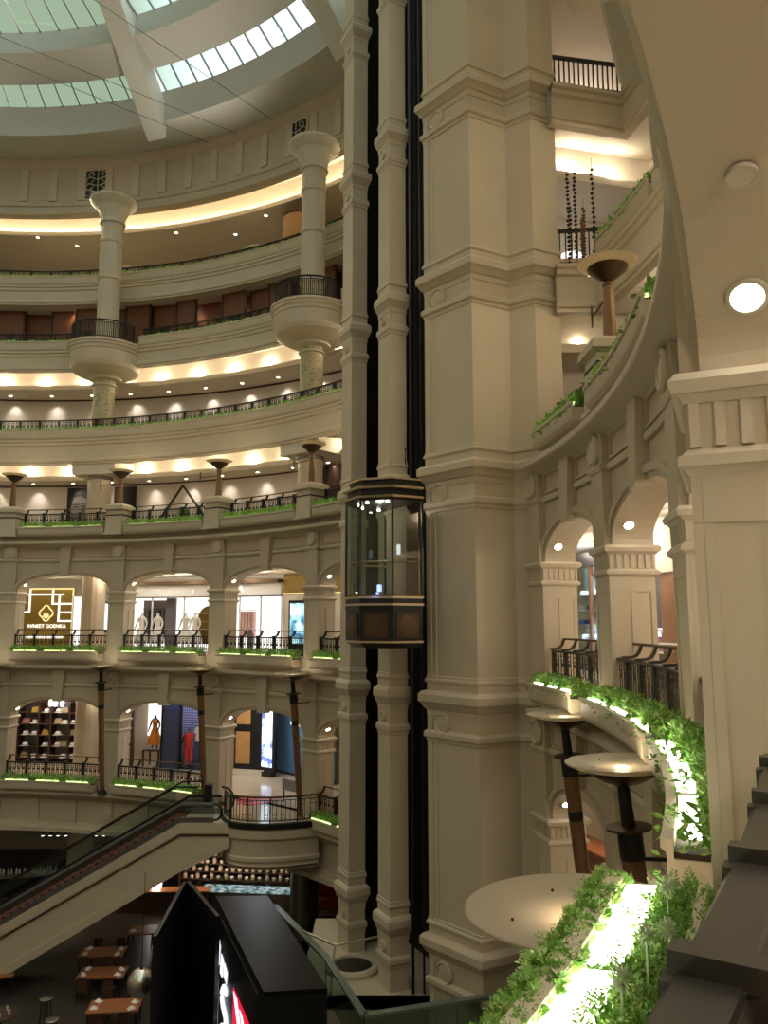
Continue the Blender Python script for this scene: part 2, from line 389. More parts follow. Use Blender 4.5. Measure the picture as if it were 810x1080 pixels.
# ornamental grilles in the frieze
def grille(a, label):
    g = empty('grille', P(30.97, a, 27.0), radians(a), label, 'grille')
    m = MB(); m.box(-.01, .05, -.84, .84, 0, 2.05); m.build('backing', 'shaft_black', g)
    m = MB()
    for y in (-.86, .86): m.box(-.06, .03, y - .06, y + .06, 0, 2.05)
    for z in (0, 2.05): m.box(-.06, .03, -.92, .92, z - .06, z + .06)
    m.build('frame', 'stone_light', g)
    m = MB(); m.tube([(-.04, 0, .06), (-.04, 0, 1.95)], .03, 6)
    for s in (-1, 1):
        for z0, l in ((.15, .52), (.55, .48), (.98, .46), (1.38, .36)):
            pts = []
            for t in range(15):
                q = t / 14; an = -pi / 2 + q * 2.0 * pi; rad = .30 * l / .5 * (1 - .62 * q)
                pts.append((-.045, s * (.10 + .40 * l / .5 + rad * cos(an) * 1.25), z0 + .34 + rad * sin(an)))
            pts.insert(0, (-.045, 0, z0 - .05))
            m.tube(pts, .026, 5)
    m.build('scrollwork', 'plaster', g)
grille(83.2, 'pierced scroll grille in the top frieze above the left tall column')
grille(56.6, 'pierced scroll grille in the top frieze above the right tall column')

# ------------------------------------------------------------------ arcades
AH = 5.82; ZS, RISE, ZT = 3.7, .92, 6.2
def arch_z(a, ah=AH, rise=RISE):
    q = min(1, abs(a) / ah); return ZS + rise * max(0, 1 - q ** 2.25) ** (1 / 2.1)
def bay_wall(BAY=BAY, AH=AH):
    arch_z = lambda a: globals()['arch_z'](a, AH)
    mb = MB(RW); S = [-BAY / 2, -AH] + [-AH * cos(pi * i / 28) for i in range(1, 28)] + [AH, BAY / 2]
    zz = [ZS if abs(a) >= AH else arch_z(a) for a in S]
    th = .80
    for i in range(len(S) - 1):
        a, b = S[i], S[i + 1]; za, zb_ = zz[i], zz[i + 1]
        for r in (RW, RW + th): mb.add([mb.pt(r, a, za), mb.pt(r, b, zb_), mb.pt(r, b, ZT + .5), mb.pt(r, a, ZT + .5)], [(0, 1, 2, 3)])
        mb.add([mb.pt(RW, a, za), mb.pt(RW, b, zb_), mb.pt(RW + th, b, zb_), mb.pt(RW + th, a, za)], [(0, 1, 2, 3)])
    w = mb.build('wall_arcade', 'stone'); w['kind'] = 'structure'
    # archivolt
    mb = MB(RW); N = 28
    inn = [(-AH * cos(pi * i / N)) for i in range(N + 1)]
    for (g0, g1, d) in ((0, .12, .07), (.12, .27, .13)):
        L = []
        for i in range(N + 1):
            t = pi * i / N; a = -AH * cos(t); z = arch_z(a) if 0 < i < N else ZS
            nx, nz = -cos(t), sin(t) * 1.25
            l = hypot(nx, nz)
            L.append(((a + degrees(nx / l * g0 / RW), z + nz / l * g0), (a + degrees(nx / l * g1 / RW), z + nz / l * g1)))
        for i in range(N):
            (a0, z0), (a1, z1) = L[i]; (b0, y0), (b1, y1) = L[i + 1]; r = RW - d
            mb.add([mb.pt(r, a0, z0), mb.pt(r, b0, y0), mb.pt(r, b1, y1), mb.pt(r, a1, z1)], [(0, 1, 2, 3)])
            mb.add([mb.pt(r, a1, z1), mb.pt(r, b1, y1), mb.pt(RW + .01, b1, y1), mb.pt(RW + .01, a1, z1)], [(0, 1, 2, 3)])
            mb.add([mb.pt(r, a0, z0), mb.pt(r, b0, y0), mb.pt(RW + .01, b0, y0), mb.pt(RW + .01, a0, z0)], [(0, 1, 2, 3)])
    mb.build('archivolt', 'stone', w)
    # keystone pilaster
    mb = MB(RW)
    mb.add([(-.26, -.25, ZS + RISE - .10), (-.26, .25, ZS + RISE - .10), (-.22, .34, ZT), (-.22, -.34, ZT), (.1, -.25, ZS + RISE - .10), (.1, .25, ZS + RISE - .10), (.1, .33, ZT), (.1, -.33, ZT)],
           [(0, 1, 2, 3), (4, 5, 6, 7), (0, 1, 5, 4), (1, 2, 6, 5), (3, 0, 4, 7)])
    mb.build('keystone', 'stone', w)
    mb = MB(RW)
    for s in (-1, 1): mb.ring([(RW + .02, 5.33), (RW - .07, 5.33), (RW - .10, 5.38), (RW - .10, 5.44), (RW - .05, 5.50), (RW + .02, 5.50)], s * .72, s * (BAY / 2), 6)
    mb.build('moulding', 'stone_light', w)
    # sunk panel frames of the spandrels
    mb = MB(RW)
    for s in (-1, 1):
        for z0, z1 in ((5.55, 6.12),):
            for z in (z0, z1 - .05): mb.ring([(RW + .01, z), (RW - .06, z), (RW - .06, z + .06), (RW + .01, z + .06)], s * .85, s * (AH - .07), 5)
            for a in (.85, AH - .07):
                mb.ring([(RW + .01, z0), (RW - .06, z0), (RW - .06, z1), (RW + .01, z1)], s * a - .06, s * a + .06, 1)
    mb.build('panel_frame', 'stone', w)
    mb = MB(RW)
    mb.ring([(RW + .8, 6.1), (RW, 6.06), (RW - .06, 6.06), (RW - .08, 6.12), (RW - .16, 6.15), (RW - .30, 6.23), (RW - .52, 6.28), (RW - .55, 6.31), (RW - .55, 6.44), (RW - .5, 6.46), (RW - .10, 6.48), (RW - .10, 6.72), (RW + .8, 6.72)], -BAY / 2, BAY / 2, 8, True, False)
    mb.build('cornice', 'stone_light', w)
    # two downlights in the soffit, near the springings
    for s in (-1, 1):
        a = s * AH * .915; z = arch_z(a); e = .12
        tv = Vector((0, 2 * e * radians(1) * RW, arch_z(a + e) - arch_z(a - e))).normalized(); nn = Vector((0, tv.z, -tv.y))
        if nn.z > 0: nn = -nn
        bp = Vector(MB(RW).pt(RW + .24, a, z)) + nn * .02
        m2 = MB(RW); m2.lathe([(.125, -.03), (.125, .012), (.10, .018), (.095, -.01)], n=20, axis=nn, base=bp)
        f = m2.build('downlight', 'plaster', w)
        m2 = MB(RW); m2.lathe([(.095, -.01), (.095, .008), (.01, .012)], n=18, axis=nn, base=bp)
        m2.build('lens', 'glow_spot', f)
    return w
def pier():
    W = .475
    mb = MB(RW); mb.box(-.14, .82, -W, W, -.02, 3.1)
    p = mb.build('pier', 'stone_light'); p['kind'] = 'structure'
    mb = MB(RW); mb.box(-.20, .86, -W - .06, W + .06, -.02, .42); mb.box(-.17, .84, -W - .03, W + .03, .42, .50); mb.build('plinth', 'stone_light', p)
    # raised stiles and rails leaving sunk panels
    mb = MB(RW); e = .022
    for s in (-1, 1):
        y0, y1 = (W, W + e) if s > 0 else (-W - e, -W)
        for x0, x1 in ((-.098, -.03), (.29, .39), (.71, .82)): mb.box(x0, x1, y0, y1, .5, 2.718)
        mb.box(-.098, .82, y0, y1, 2.72, 3.03)
    for y0, y1 in ((-W - e, -W + .10), (W - .10, W + e)): mb.box(-.14 - e, -.10, y0, y1, .5, 2.718)
    mb.box(-.14 - e, -.10, -W - e, W + e, 2.72, 3.03)
    mb.build('panelling', 'stone_light', p)
    c = MB(RW)
    def lip(z0, z1, o0, o1):
        c.frustum((.34, 0), z0, z1, .48 + o0, W + o0, .48 + o1, W + o1)
    lip(3.02, 3.08, .02, .07); lip(3.08, 3.15, .09, .09); lip(3.15, 3.2, .07, .03)
    c.box(-.16, .84, -W - .02, W + .02, 3.2, 3.52)
    lip(3.50, 3.56, .04, .08); lip(3.56, 3.64, .11, .13); lip(3.64, 3.70, .13, .08)
    cp = c.build('capital', 'stone_light', p)
    f = MB(RW)
    for i in range(7):
        y = -W + .04 + i * (2 * W - .08) / 6; f.box(-.185, -.15, y - .035, y + .035, 3.21, 3.5)
    for s in (-1, 1):
        for i in range(7):
            x = -.12 + i * .92 / 6; f.box(x - .032, x + .032, s * (W + .032) - .02, s * (W + .032) + .02, 3.21, 3.5)
    f.build('fluting', 'stone_light', cp)
    mb = MB(RW); mb.box(-.20, .1, -.40, .40, 3.7, 6.2); mb.build('upper_pilaster', 'stone', p)
    mb = MB(RW); mb.frustum((0, 0), 5.33, 5.40, .23, .43, .27, .46); mb.box(-.27, .1, -.46, .46, 5.40, 5.45); mb.frustum((0, 0), 5.45, 5.5, .27, .46, .21, .42); mb.build('moulding', 'stone_light', p)
    mb = MB(RW); mb.lathe([(.34, 0), (.34, .08), (.29, .13), (.25, .08), (.05, .12)], n=28, axis=(-1, 0, 0), base=(-.19, 0, 5.84)); mb.build('medallion', 'stone_light', p)
    return p
wall0, pier0 = bay_wall(), pier()
used = {}
def put(proto, r, th, z):
    o = proto if proto.name not in used else copy_tree(proto)
    used[proto.name] = 1; used[o.name] = 1
    return polar_place(o, r, th, z)
RPA = {-2: 11.5, -3: 1.5, -4: -10.5, -5: -23.9}       # the right-hand piers, as measured
def pa(k): return RPA.get(k, PA(k))
def ma(k): return (pa(k) + pa(k + 1)) / 2
def mid(k): return MA(k) if k >= -1 or k < -5 else ma(k)
NEAR = .27                                             # the nearest bay stands a little farther in
wallN = bay_wall(pa(-2) - pa(-3), (pa(-2) - pa(-3)) / 2 - 1.05)
wallL = bay_wall(pa(-4) - pa(-5), (pa(-4) - pa(-5)) / 2 - 1.05)
wallM = bay_wall(pa(-3) - pa(-4) , (pa(-3) - pa(-4)) / 2 - 1.05)
for lv in (0, -1):
    for k in (4, 3, 2, 1, 0, -1, -2, -3, -4): put(pier0, RW, pa(k), ZB[lv])
    for k in (-5, -6): put(pier0, RW - NEAR, pa(k), ZB[lv])
    for k in (3, 2, 1, 0, -1): put(wall0, RW, MA(k), ZB[lv])
    put(wallN, RW, ma(-3), ZB[lv]); put(wallM, RW, ma(-4), ZB[lv]); put(wallL, RW, ma(-5), ZB[lv])
    put(wall0, RW - NEAR, MA(-6), ZB[lv]); put(wall0, RW, MA(-7), ZB[lv])
# arcade foot: entablature over the dining hall
mb = MB()
for a0, a1 in VIS:
    n_ = int((a1 - a0) / 2)
    mb.ring([(27.9, -8.82), (26.55, -8.82), (26.55, -8.98), (26.85, -9.2), (27.0, -9.3), (27.1, -9.32), (27.1, -10.45), (26.98, -10.5), (26.95, -10.62), (26.8, -10.7), (26.8, -10.9), (27.9, -10.9)], a0, a1, n_)
base = struct('wall_entablature', mb, 'stone')
q = MB(27.1); q.box(-.1, .05, -.3, .3, -10.5, -9.25); p1 = q.build('pilaster', 'stone', base)
q = MB(27.1); q.lathe([(.32, 0), (.32, .05), (.26, .09), (.22, .06), (.05, .1)], n=24, axis=(-1, 0, 0), base=(-.1, 0, -9.85)); m1 = q.build('medallion', 'stone_light', base)
first = True
for k in range(-6, 5):
    for a, isp in ((PA(k), 1), (PA(k) + BAY / 3, 0), (PA(k) + 2 * BAY / 3, 0)):
        if 10 < a < 32: continue
        o = p1 if first else p1.copy()
        if not first: COL.objects.link(o)
        o.location = P(27.1, a); o.rotation_euler[2] = radians(a)
        if isp:
            o = m1 if first else m1.copy()
            if not first: COL.objects.link(o)
            o.location = P(27.1, a); o.rotation_euler[2] = radians(a)
        first = False

# ------------------------------------------------------------------ tower and lift shaft
TW = [(4.6, 26.5), (1.3, 23.45), (2.6, 22.0), (3.82, 22.62), (4.5, 22.1), (5.35, 22.5), (5.0, 26.5)]
TW = TW[::-1] if False else TW
ZTOP = 30.5
mb = MB(); mb.mitre(TW, [(0, ZD), (0, ZTOP)], True); tower = struct('wall_tower', mb, 'stone_light', ang=20)
LEVZ = [-8.8, -2.1, 4.6, 10.75, 16.75, 22.9]
prof_c = [(0, .52), (.05, .50), (.05, .44), (.10, .40), (.10, .34), (.03, .30), (.03, .10), (.20, .06), (.30, -.02), (.30, -.22), (.24, -.26), (.12, -.42), (.05, -.46), (.03, -.62), (0, -.62)]
prof_l = [(0, -1.02), (.06, -1.04), (.14, -1.10), (.14, -1.22), (.06, -1.28), (.04, -1.36), (0, -1.38)]
for z in LEVZ:
    for nm, pr in (('cornice', prof_c), ('moulding', prof_l)):
        mb = MB(); mb.mitre(TW, [(o * .72, z + q) for o, q in pr], True); mb.build(nm, 'stone_light', tower, ang=20)
    q = MB(); d = Vector((-.745, -.667, 0)); d = Vector((TW[2][1] - TW[1][1], -(TW[2][0] - TW[1][0]), 0)).normalized()
    c = Vector((1.3, 23.45, z - .82)).lerp(Vector((2.6, 22, z - .82)), .30)
    q.lathe([(.31, 0), (.31, .05), (.26, .09), (.22, .05), (.02, .08)], n=28, axis=d, base=c); q.build('medallion', 'stone_light', tower)
# narrow raised edge strip on the shaft-side facet
q = MB(); a, b = Vector((1.3, 23.45, 0)), Vector((2.6, 22, 0))
for t0, t1 in ((.0, .10), (.16, .2)):
    p0_, p1_ = a.lerp(b, t0), a.lerp(b, t1); dd = Vector((-.745, -.667, 0)) * .03
    q.add([p0_ + Vector((0, 0, ZD)), p1_ + Vector((0, 0, ZD)), p1_ + dd + Vector((0, 0, ZD)), p0_ + dd + Vector((0, 0, ZD)), p0_ + Vector((0, 0, ZTOP)), p1_ + Vector((0, 0, ZTOP)), p1_ + dd + Vector((0, 0, ZTOP)), p0_ + dd + Vector((0, 0, ZTOP))],
          [(0, 1, 2, 3), (4, 5, 6, 7), (0, 1, 5, 4), (1, 2, 6, 5), (2, 3, 7, 6), (3, 0, 4, 7)])
q.build('edge_strip', 'stone_light', tower)
LT = Vector((-.45, .893, 0)).normalized(); LN = Vector((-.893, -.45, 0)).normalized()
def lift_pier(A, w, d, name):
    A = Vector((*A, 0)); pts = [A, A + LT * w, A + LT * w - LN * d, A - LN * d]
    poly = [(p.x, p.y) for p in pts][::-1]
    # orientation: outward must be the right-hand side of travel
    area = sum(poly[i][0] * poly[(i + 1) % 4][1] - poly[(i + 1) % 4][0] * poly[i][1] for i in range(4))
    if area < 0: poly = poly[::-1]
    mb = MB(); mb.mitre(poly, [(0, ZD), (0, ZTOP)], True); o = struct(name, mb, 'stone_light', ang=20)
    for z in LEVZ:
        for nm, pr in (('cornice', prof_c), ('moulding', prof_l)):
            mb = MB(); mb.mitre(poly, [(of * .42, z + q) for of, q in pr], True); mb.build(nm, 'stone_light', o, ang=20)
        q = MB(); c = A + LT * (w * .5) + Vector((0, 0, z - .82)); q.lathe([(.17, 0), (.17, .05), (.12, .08), (.1, .05), (.02, .07)], n=20, axis=LN, base=c); q.build('medallion', 'stone_light', o)
    return o
area = sum(TW[i][0] * TW[(i + 1) % 7][1] - TW[(i + 1) % 7][0] * TW[i][1] for i in range(7))
A_MID, A_LEFT = (.18, 24.5), (-1.17, 27.2)
lift_pier(A_MID, .80, .62, 'wall_shaft_middle'); lift_pier(A_LEFT, .85, .60, 'wall_shaft_far')
# dark rear of the shaft
mb = MB(); A = Vector((*A_LEFT, 0)) + LT * .6 - LN * .35; B = Vector((*A_MID, 0)) - LT * 2.6 - LN * 2.2; Cc = Vector((*A_LEFT, 0)) + LT * .6 - LN * 2.2
for p, q_ in ((Cc, B), (A, Cc)):
    mb.add([p + Vector((0, 0, ZD)), q_ + Vector((0, 0, ZD)), q_ + Vector((0, 0, ZTOP)), p + Vector((0, 0, ZTOP))], [(0, 1, 2, 3)])
struct('wall_shaft_rear', mb, 'shaft_black')
# ================================================================== PLANTERS, RAILINGS, LAMPS
def planter(name, r0, half, h=.52, d=.62, nleaf=700, lsize=.13, up=.5, lifth=.30, droop=False, strip='glow_plant_far', seg=8, lr=.13, back=.08, gap=.35):
    g = empty(name)
    mb = MB(r0); o = r0 - d
    mb.ring([(o + .10, .02), (o + .02, .10), (o, .16), (o, h - .10), (o - .04, h - .07), (o - .04, h), (o + .05, h), (o + .05, h - .14), (r0 - .05, h - .14), (r0 - .05, h), (r0, h), (r0, .02)], -half, half, seg)
    mb.build('trough', 'stone_light', g)
    mb = MB(r0); mb.ring([(o + .05, h - .16), (o + .05, h - .1), (r0 - .05, h - .1), (r0 - .05, h - .16)], -half + .05, half - .05, seg); mb.build('soil', 'soil', g)
    # lamp strip along the front lip, in three lengths
    w = 2 * half / 3
    for i in range(3):
        mb = MB(r0); a0 = -half + w * i + gap; mb.ring([(o + .07, h - .06), (o + .07, h + .02), (o + lr, h + .03), (o + lr, h - .06)], a0, a0 + w - 2 * gap, 4)
        mb.build('strip_light', strip, g)
    mb = MB(r0)
    def where():
        a = random.uniform(-half + .05, half - .05); r = random.uniform(o + .05 + back, r0 - .04)
        if random.random() < (.10 if gap > .4 else 0): a = -half + w * random.choice((0, 1, 2, 3)) + random.uniform(-gap, gap) * .9; a = max(-half, min(half, a)); r = random.uniform(o + .05, r0 - .05)
        return mb.pt(r, a, h - .1 + random.uniform(0, lifth))
    leaves(mb, nleaf, where, lsize, up)
    if droop:
        def where2():
            a = random.uniform(-half, half); return mb.pt(o - .03 + random.uniform(-.03, .07), a, h - random.uniform(-.08, .22))
        leaves(mb, nleaf // 22, where2, lsize * .8, .0)
    f = mb.build('foliage', 'leaf', g, ang=0); f['kind'] = 'stuff'
    mb = MB(r0); leaves(mb, nleaf // 2, where, lsize * .85, up); f = mb.build('foliage', 'leaf_pale', g, ang=0); f['kind'] = 'stuff'
    return g
def railing(name, r0, half, npan, lean=True, m='iron', hi=.90, hand='bronze'):
    """panels of bars between posts, curved brackets, and a hand rail that leans to the walkway"""
    g = empty(name); W = 2 * half / npan
    mb = MB(r0); mb.ring([(r0 - .07, hi - .06), (r0 - .07, hi - .02), (r0 - .05, hi), (r0 + .05, hi), (r0 + .07, hi - .02), (r0 + .07, hi - .06)], -half, half, npan * 3); mb.build('top_rail', m, g)
    mb = MB(r0); mb.ring([(r0 - .03, .06), (r0 - .03, .11), (r0 + .03, .11), (r0 + .03, .06)], -half, half, npan * 3); mb.build('bottom_rail', m, g)
    if lean:
        mb = MB(r0); mb.ring([(r0 + .31 + .03 * cos(t * pi / 4), hi + .28 + .03 * sin(t * pi / 4)) for t in range(8)], -half, half, npan * 4); mb.build('hand_rail', hand, g)
    pm = None
    for i in range(npan + 1):
        a = -half + W * i
        if pm is None:
            mb = MB(0); mb.box(-.045, .045, -.055, .055, 0, hi - .02); mb.box(-.06, .06, -.075, .075, 0, .06)
            pm = mb.build('post', m, g)
            bm_ = None
            if lean:
                mb = MB(0); pts = [(-.10, hi + .0), (.10, hi + .01), (.19, hi + .05), (.25, hi + .13), (.28, hi + .22), (.31, hi + .27)]
                for (x0, z0), (x1, z1) in zip(pts[:-1], pts[1:]): mb.bar((x0, 0, z0 + .02), (x1, 0, z1 + .02), .11, .05)
                bm_ = mb.build('bracket', m, g)
            first = (pm, bm_)
            os_ = first
        else:
            os_ = [x.copy() for x in first if x]; [COL.objects.link(x) for x in os_]
        for x in os_:
            if x: x.location = mb_pt(r0, a); x.rotation_euler[2] = radians(a)
    pn = None
    for i in range(npan):
        a = -half + W * (i + .5)
        if pn is None:
            mb = MB(0); w = radians(W) * r0 / 2 - .06; n = max(4, int(w * 2 / .12)); n -= n % 2
            for j in range(n):
                y = -w + (j + .5) * 2 * w / n; mb.box(-.011, .011, y - .011, y + .011, .1, hi - .05)
            for j in range(0, n - 1, 2):
                y0 = -w + (j + .5) * 2 * w / n; y1 = y0 + 2 * w / n
                for z in (.20, .30, hi - .26, hi - .15): mb.box(-.012, .012, y0, y1, z - .012, z + .012)
                mb.lathe([(.05, -.012), (.05, .012), (.035, .012)], n=10, axis=(1, 0, 0), base=(0, (y0 + y1) / 2, hi - .36))
            pn = mb.build('bar_panel', m, g); o = pn
        else:
            o = pn.copy(); COL.objects.link(o)
        o.location = mb_pt(r0, a); o.rotation_euler[2] = radians(a)
    return g
def mb_pt(r0, a):
    t = radians(a); return (r0 * cos(t) - r0, r0 * sin(t), 0)
BAYNAME = {3: 'far left bay', 2: 'bay with the gold boutique sign', 1: 'bay with the white mannequin window', 0: 'bay with the upright screen', -1: 'narrow bay beside the lift shaft'}
LOWNAME = {3: 'far left lower bay', 2: 'lower bay with the hat shelves', 1: 'lower bay with the orange gown', 0: 'landing bay', -1: 'narrow lower bay beside the lift shaft'}
RIGHT0 = {-3: 'arch nearest the tower', -4: 'second arch from the tower', -5: 'arch behind the big near pillar', -6: 'open arch where the photographer stands'}
HP = 5.62
pl0 = planter('planter', 26.95, HP, nleaf=1700, lsize=.12, lifth=.36, back=.0, gap=.5)
rl0 = railing('railing', 27.1, 5.85, 5)
near_pl = None
for lv in (0, -1):
    for k in (3, 2, 1, 0, -1, -3, -4, -5):
        if lv == -1 and k == 0: continue
        if lv == -1 and k == -5: continue
        where = (BAYNAME if lv == 0 else LOWNAME).get(k) or ('lower ' if lv else '') + RIGHT0[k]
        if lv == 0 and k in (-3, -4, -5): continue
        o = put(pl0, 26.95, mid(k), ZB[lv])
        tag(o, 'stone planter of lit green plants across the ' + where, 'planter', 'lit planters along the arcades')
    for k in (3, 2, 1, 0, -1, -3, -4, -5, -6):
        if lv == -1 and k in (0, -5, -6): continue
        where = (BAYNAME if lv == 0 else LOWNAME).get(k) or ('lower ' if lv else '') + RIGHT0[k]
        if lv == 0 and k < -2: continue
        o = put(rl0, 27.1, mid(k), ZB[lv] + .45)
        tag(o, 'dark metal railing across the ' + where, 'railing', 'railings of the arcades')
# nearer planters on the right: fuller, brighter
plr = planter('planter', 26.95, HP, nleaf=2800, lsize=.11, lifth=.34, droop=True, strip='glow_plant', seg=14, lr=.24, back=.22, gap=.62)
rlr = railing('railing', 27.1, 5.85, 6, m='iron_near')
plx = planter('planter', 26.95, 3.25, nleaf=1500, lsize=.11, lifth=.30, droop=True, strip='glow_plant', seg=10, lr=.14, back=.09, gap=.55)
rlx = railing('railing', 27.1, 3.45, 4, m='iron_near')
plm = planter('planter', 26.95, HP, nleaf=2600, lsize=.11, lifth=.32, droop=True, strip='glow_plant', seg=14, lr=.15, back=.09, gap=.7)
for k in (-3, -4, -5):
    o = put(plr if k == -5 else (plm if k == -4 else plx), 26.95, mid(k), ZB[0]); tag(o, 'stone planter of bright lit ferns across the ' + RIGHT0[k], 'planter', 'lit planters along the arcades')
    o = put(rlr if k < -3 else rlx, 27.1, mid(k), ZB[0] + .45); tag(o, 'dark iron railing across the ' + RIGHT0[k], 'railing', 'railings of the arcades')
# ---- the planter and railing right in front of the camera
def near_planter():
    r0, half, h, d = 26.95, 5.75, .52, .54
    g = empty('planter'); mb = MB(r0); o = r0 - d
    mb.ring([(o + .10, .02), (o + .02, .10), (o, .16), (o, h - .10), (o - .05, h - .07), (o - .05, h), (o + .05, h), (o + .05, h - .16), (r0 - .05, h - .16), (r0 - .05, h), (r0, h), (r0, .02)], -half, half, 24)
    mb.build('trough', 'stone_light', g)
    mb = MB(r0); mb.ring([(o + .05, h - .18), (o + .05, h - .12), (r0 - .05, h - .12), (r0 - .05, h - .18)], -half, half, 24); mb.build('soil', 'soil', g)
    for i in range(4):
        mb = MB(r0); a0 = -half + .3 + i * 2.85; mb.ring([(o + .06, h - .12), (o + .06, h - .04), (o + .25, h - .02), (o + .25, h - .12)], a0, a0 + 2.5, 8); mb.build('strip_light', 'glow_plant', g)
    # fern sprigs: a bent stem with paired blades
    for nm, cnt, sz in (('leaf', 1150, .24), ('leaf_pale', 760, .21)):
        mb = MB(r0)
        for _ in range(cnt):
            a = random.uniform(-half, half); q0 = random.random()
            if q0 < .42: r = random.uniform(o - .10, o + .06); out = random.uniform(-1.0, .3)
            elif q0 < .55: r = random.uniform(o + .06, o + .25); out = random.uniform(-.5, .5)
            else: r = random.uniform(o + .25, r0 - .02); out = random.uniform(-.5, .6)
            p = Vector(mb.pt(r, a, h - (.06 if q0 < .42 else .12))); l = sz * random.uniform(.55, 1.2) * (.46 if q0 < .42 else (.5 if q0 < .55 else 1))
            d0 = Vector((out * .7 + random.uniform(-.3, .3), random.uniform(-.7, .7), 1)).normalized(); bend = Vector((out * .6, random.uniform(-.4, .4), -.45))
            prev = p; N = 9
            for q in range(1, N + 1):
                t = q / N; c = p + d0 * l * t + bend * l * t * t * .6; dr = (c - prev).normalized()
                sd = dr.cross(Vector((random.uniform(-.6, .6), random.uniform(-.6, .6), 1))).normalized(); w = sz * .24 * (1.2 - .8 * t); hw = w * .21
                if q == 1: mb.add([prev - sd * .003, prev + sd * .003, c], [(0, 1, 2)])
                for s in (-1, 1):
                    tip = c + sd * s * w + dr * w * .7; ax = (tip - c); nn = ax.cross(dr).normalized().cross(ax.normalized()) * hw
                    mb.add([c, c + ax * .5 + nn, tip, c + ax * .5 - nn], [(0, 1, 2), (0, 2, 3)])
                prev = c
        f = mb.build('foliage', nm, g, ang=0); f['kind'] = 'stuff'
    # pale round flower heads
    for a, r, z in ((1.6, 26.80, .30), (.6, 26.84, .24), (-.3, 26.83, .27), (2.5, 26.82, .33), (3.2, 26.86, .25), (4.2, 26.80, .30)):
        mb = MB(r0); c = Vector(mb.pt(r, a, h + z - .12)); mb.bar(c - Vector((0, 0, z)), c, .008, .008)
        for i in range(90):
            u = random.uniform(-1, 1); t = random.uniform(0, 2 * pi); n_ = Vector((sqrt(1 - u * u) * cos(t), sqrt(1 - u * u) * sin(t), u)); sd = n_.cross(Vector((.3, .5, .8))).normalized() * .012
            mb.add([c + n_ * .02 - sd, c + n_ * .02 + sd, c + n_ * .062], [(0, 1, 2)])
        mb.build('flower_head', 'flower', g, ang=0)
    return g
o = near_planter(); polar_place(o, 26.64, MA(-6), ZB[0]); tag(o, 'near stone planter of glowing ferns below the dark railing', 'planter')
def near_railing():
    r0, half, hi = 27.12, 5.75, .90; g = empty('railing'); npan = 5; W = 1.95; hp = W * npan / 2; m = 'iron_near'
    mb = MB(r0); mb.ring([(r0 - .09, hi - .07), (r0 - .09, hi - .035), (r0 - .07, hi - .02), (r0 - .065, hi), (r0 + .065, hi), (r0 + .07, hi - .02), (r0 + .09, hi - .035), (r0 + .09, hi - .07)], -half, half, 36); mb.build('top_rail', m, g)
    mb = MB(r0); mb.ring([(r0 - .03, hi - .19), (r0 - .03, hi - .15), (r0 + .03, hi - .15), (r0 + .03, hi - .19)], -half, half, 36); mb.build('middle_rail', m, g)
    mb = MB(r0); mb.ring([(r0 - .04, .06), (r0 - .04, .12), (r0 + .04, .12), (r0 + .04, .06)], -half, half, 36); mb.build('bottom_rail', m, g)
    mb = MB(r0); mb.ring([(r0 + .36 + .033 * cos(t * pi / 6), hi + .28 + .033 * sin(t * pi / 6)) for t in range(12)], -half, half, 36); mb.build('hand_rail', 'wood_dark', g)
    for i in range(npan + 1):
        a = -hp + W * i
        mb = MB(0); mb.box(-.05, .05, -.10, .10, 0, hi - .05); mb.box(-.065, -.045, -.06, .06, .15, hi - .25); mb.box(-.07, .07, -.13, .13, 0, .07)
        x = mb.build('post', m, g); x.location = mb_pt(r0, a); x.rotation_euler[2] = radians(a)
        mb = MB(0)
        for w, b, th, x0 in ((.085, -.105, .085, -.105), (.075, -.005, .05, -.085)):
            pts = [(x0, hi), (.12, hi), (.24, hi + .01), (.32, hi + .06), (.35, hi + .15), (.36, hi + .25)]; vs = []
            for j, (px, pz) in enumerate(pts):
                q = pts[min(j + 1, 5)]; pq = pts[max(j - 1, 0)]; dx, dzz = q[0] - pq[0], q[1] - pq[1]; l = hypot(dx, dzz); nx, nz = -dzz / l, dx / l
                vs += [(px + nx * b, -w / 2, pz + nz * b), (px + nx * b, w / 2, pz + nz * b), (px + nx * (b + th), w / 2, pz + nz * (b + th)), (px + nx * (b + th), -w / 2, pz + nz * (b + th))]
            mb.add(vs, [(j * 4 + e, j * 4 + (e + 1) % 4, j * 4 + 4 + (e + 1) % 4, j * 4 + 4 + e) for j in range(5) for e in range(4)] + [(0, 1, 2, 3), (23, 22, 21, 20)])
        x = mb.build('bracket', m, g); x.location = mb_pt(r0, a); x.rotation_euler[2] = radians(a)
    for i in range(npan):
        a = -hp + W * (i + .5); w = radians(W) * r0 / 2 - .11
        mb = MB(0); n = 8
        for j in range(n):
            y = -w + (j + .5) * 2 * w / n; mb.box(-.012, .012, y - .014, y + .014, .1, hi - .16)
        for y in (-w * .5, 0, w * .5):      # long oval rings between the bars
            pts = [(0, y + .055 * cos(t * pi / 9), hi - .40 + .15 * sin(t * pi / 9)) for t in range(19)]; mb.tube(pts, .011, 6)
            pts = [(0, y + .045 * cos(t * pi / 9), .26 + .09 * sin(t * pi / 9)) for t in range(19)]; mb.tube(pts, .011, 6)
        x = mb.build('bar_panel', m, g); x.location = mb_pt(r0, a); x.rotation_euler[2] = radians(a)
    return g
o = near_railing(); polar_place(o, 27.06, -31.2, ZB[0] + .45); tag(o, 'heavy dark iron railing with curved brackets in front of the photographer', 'railing')

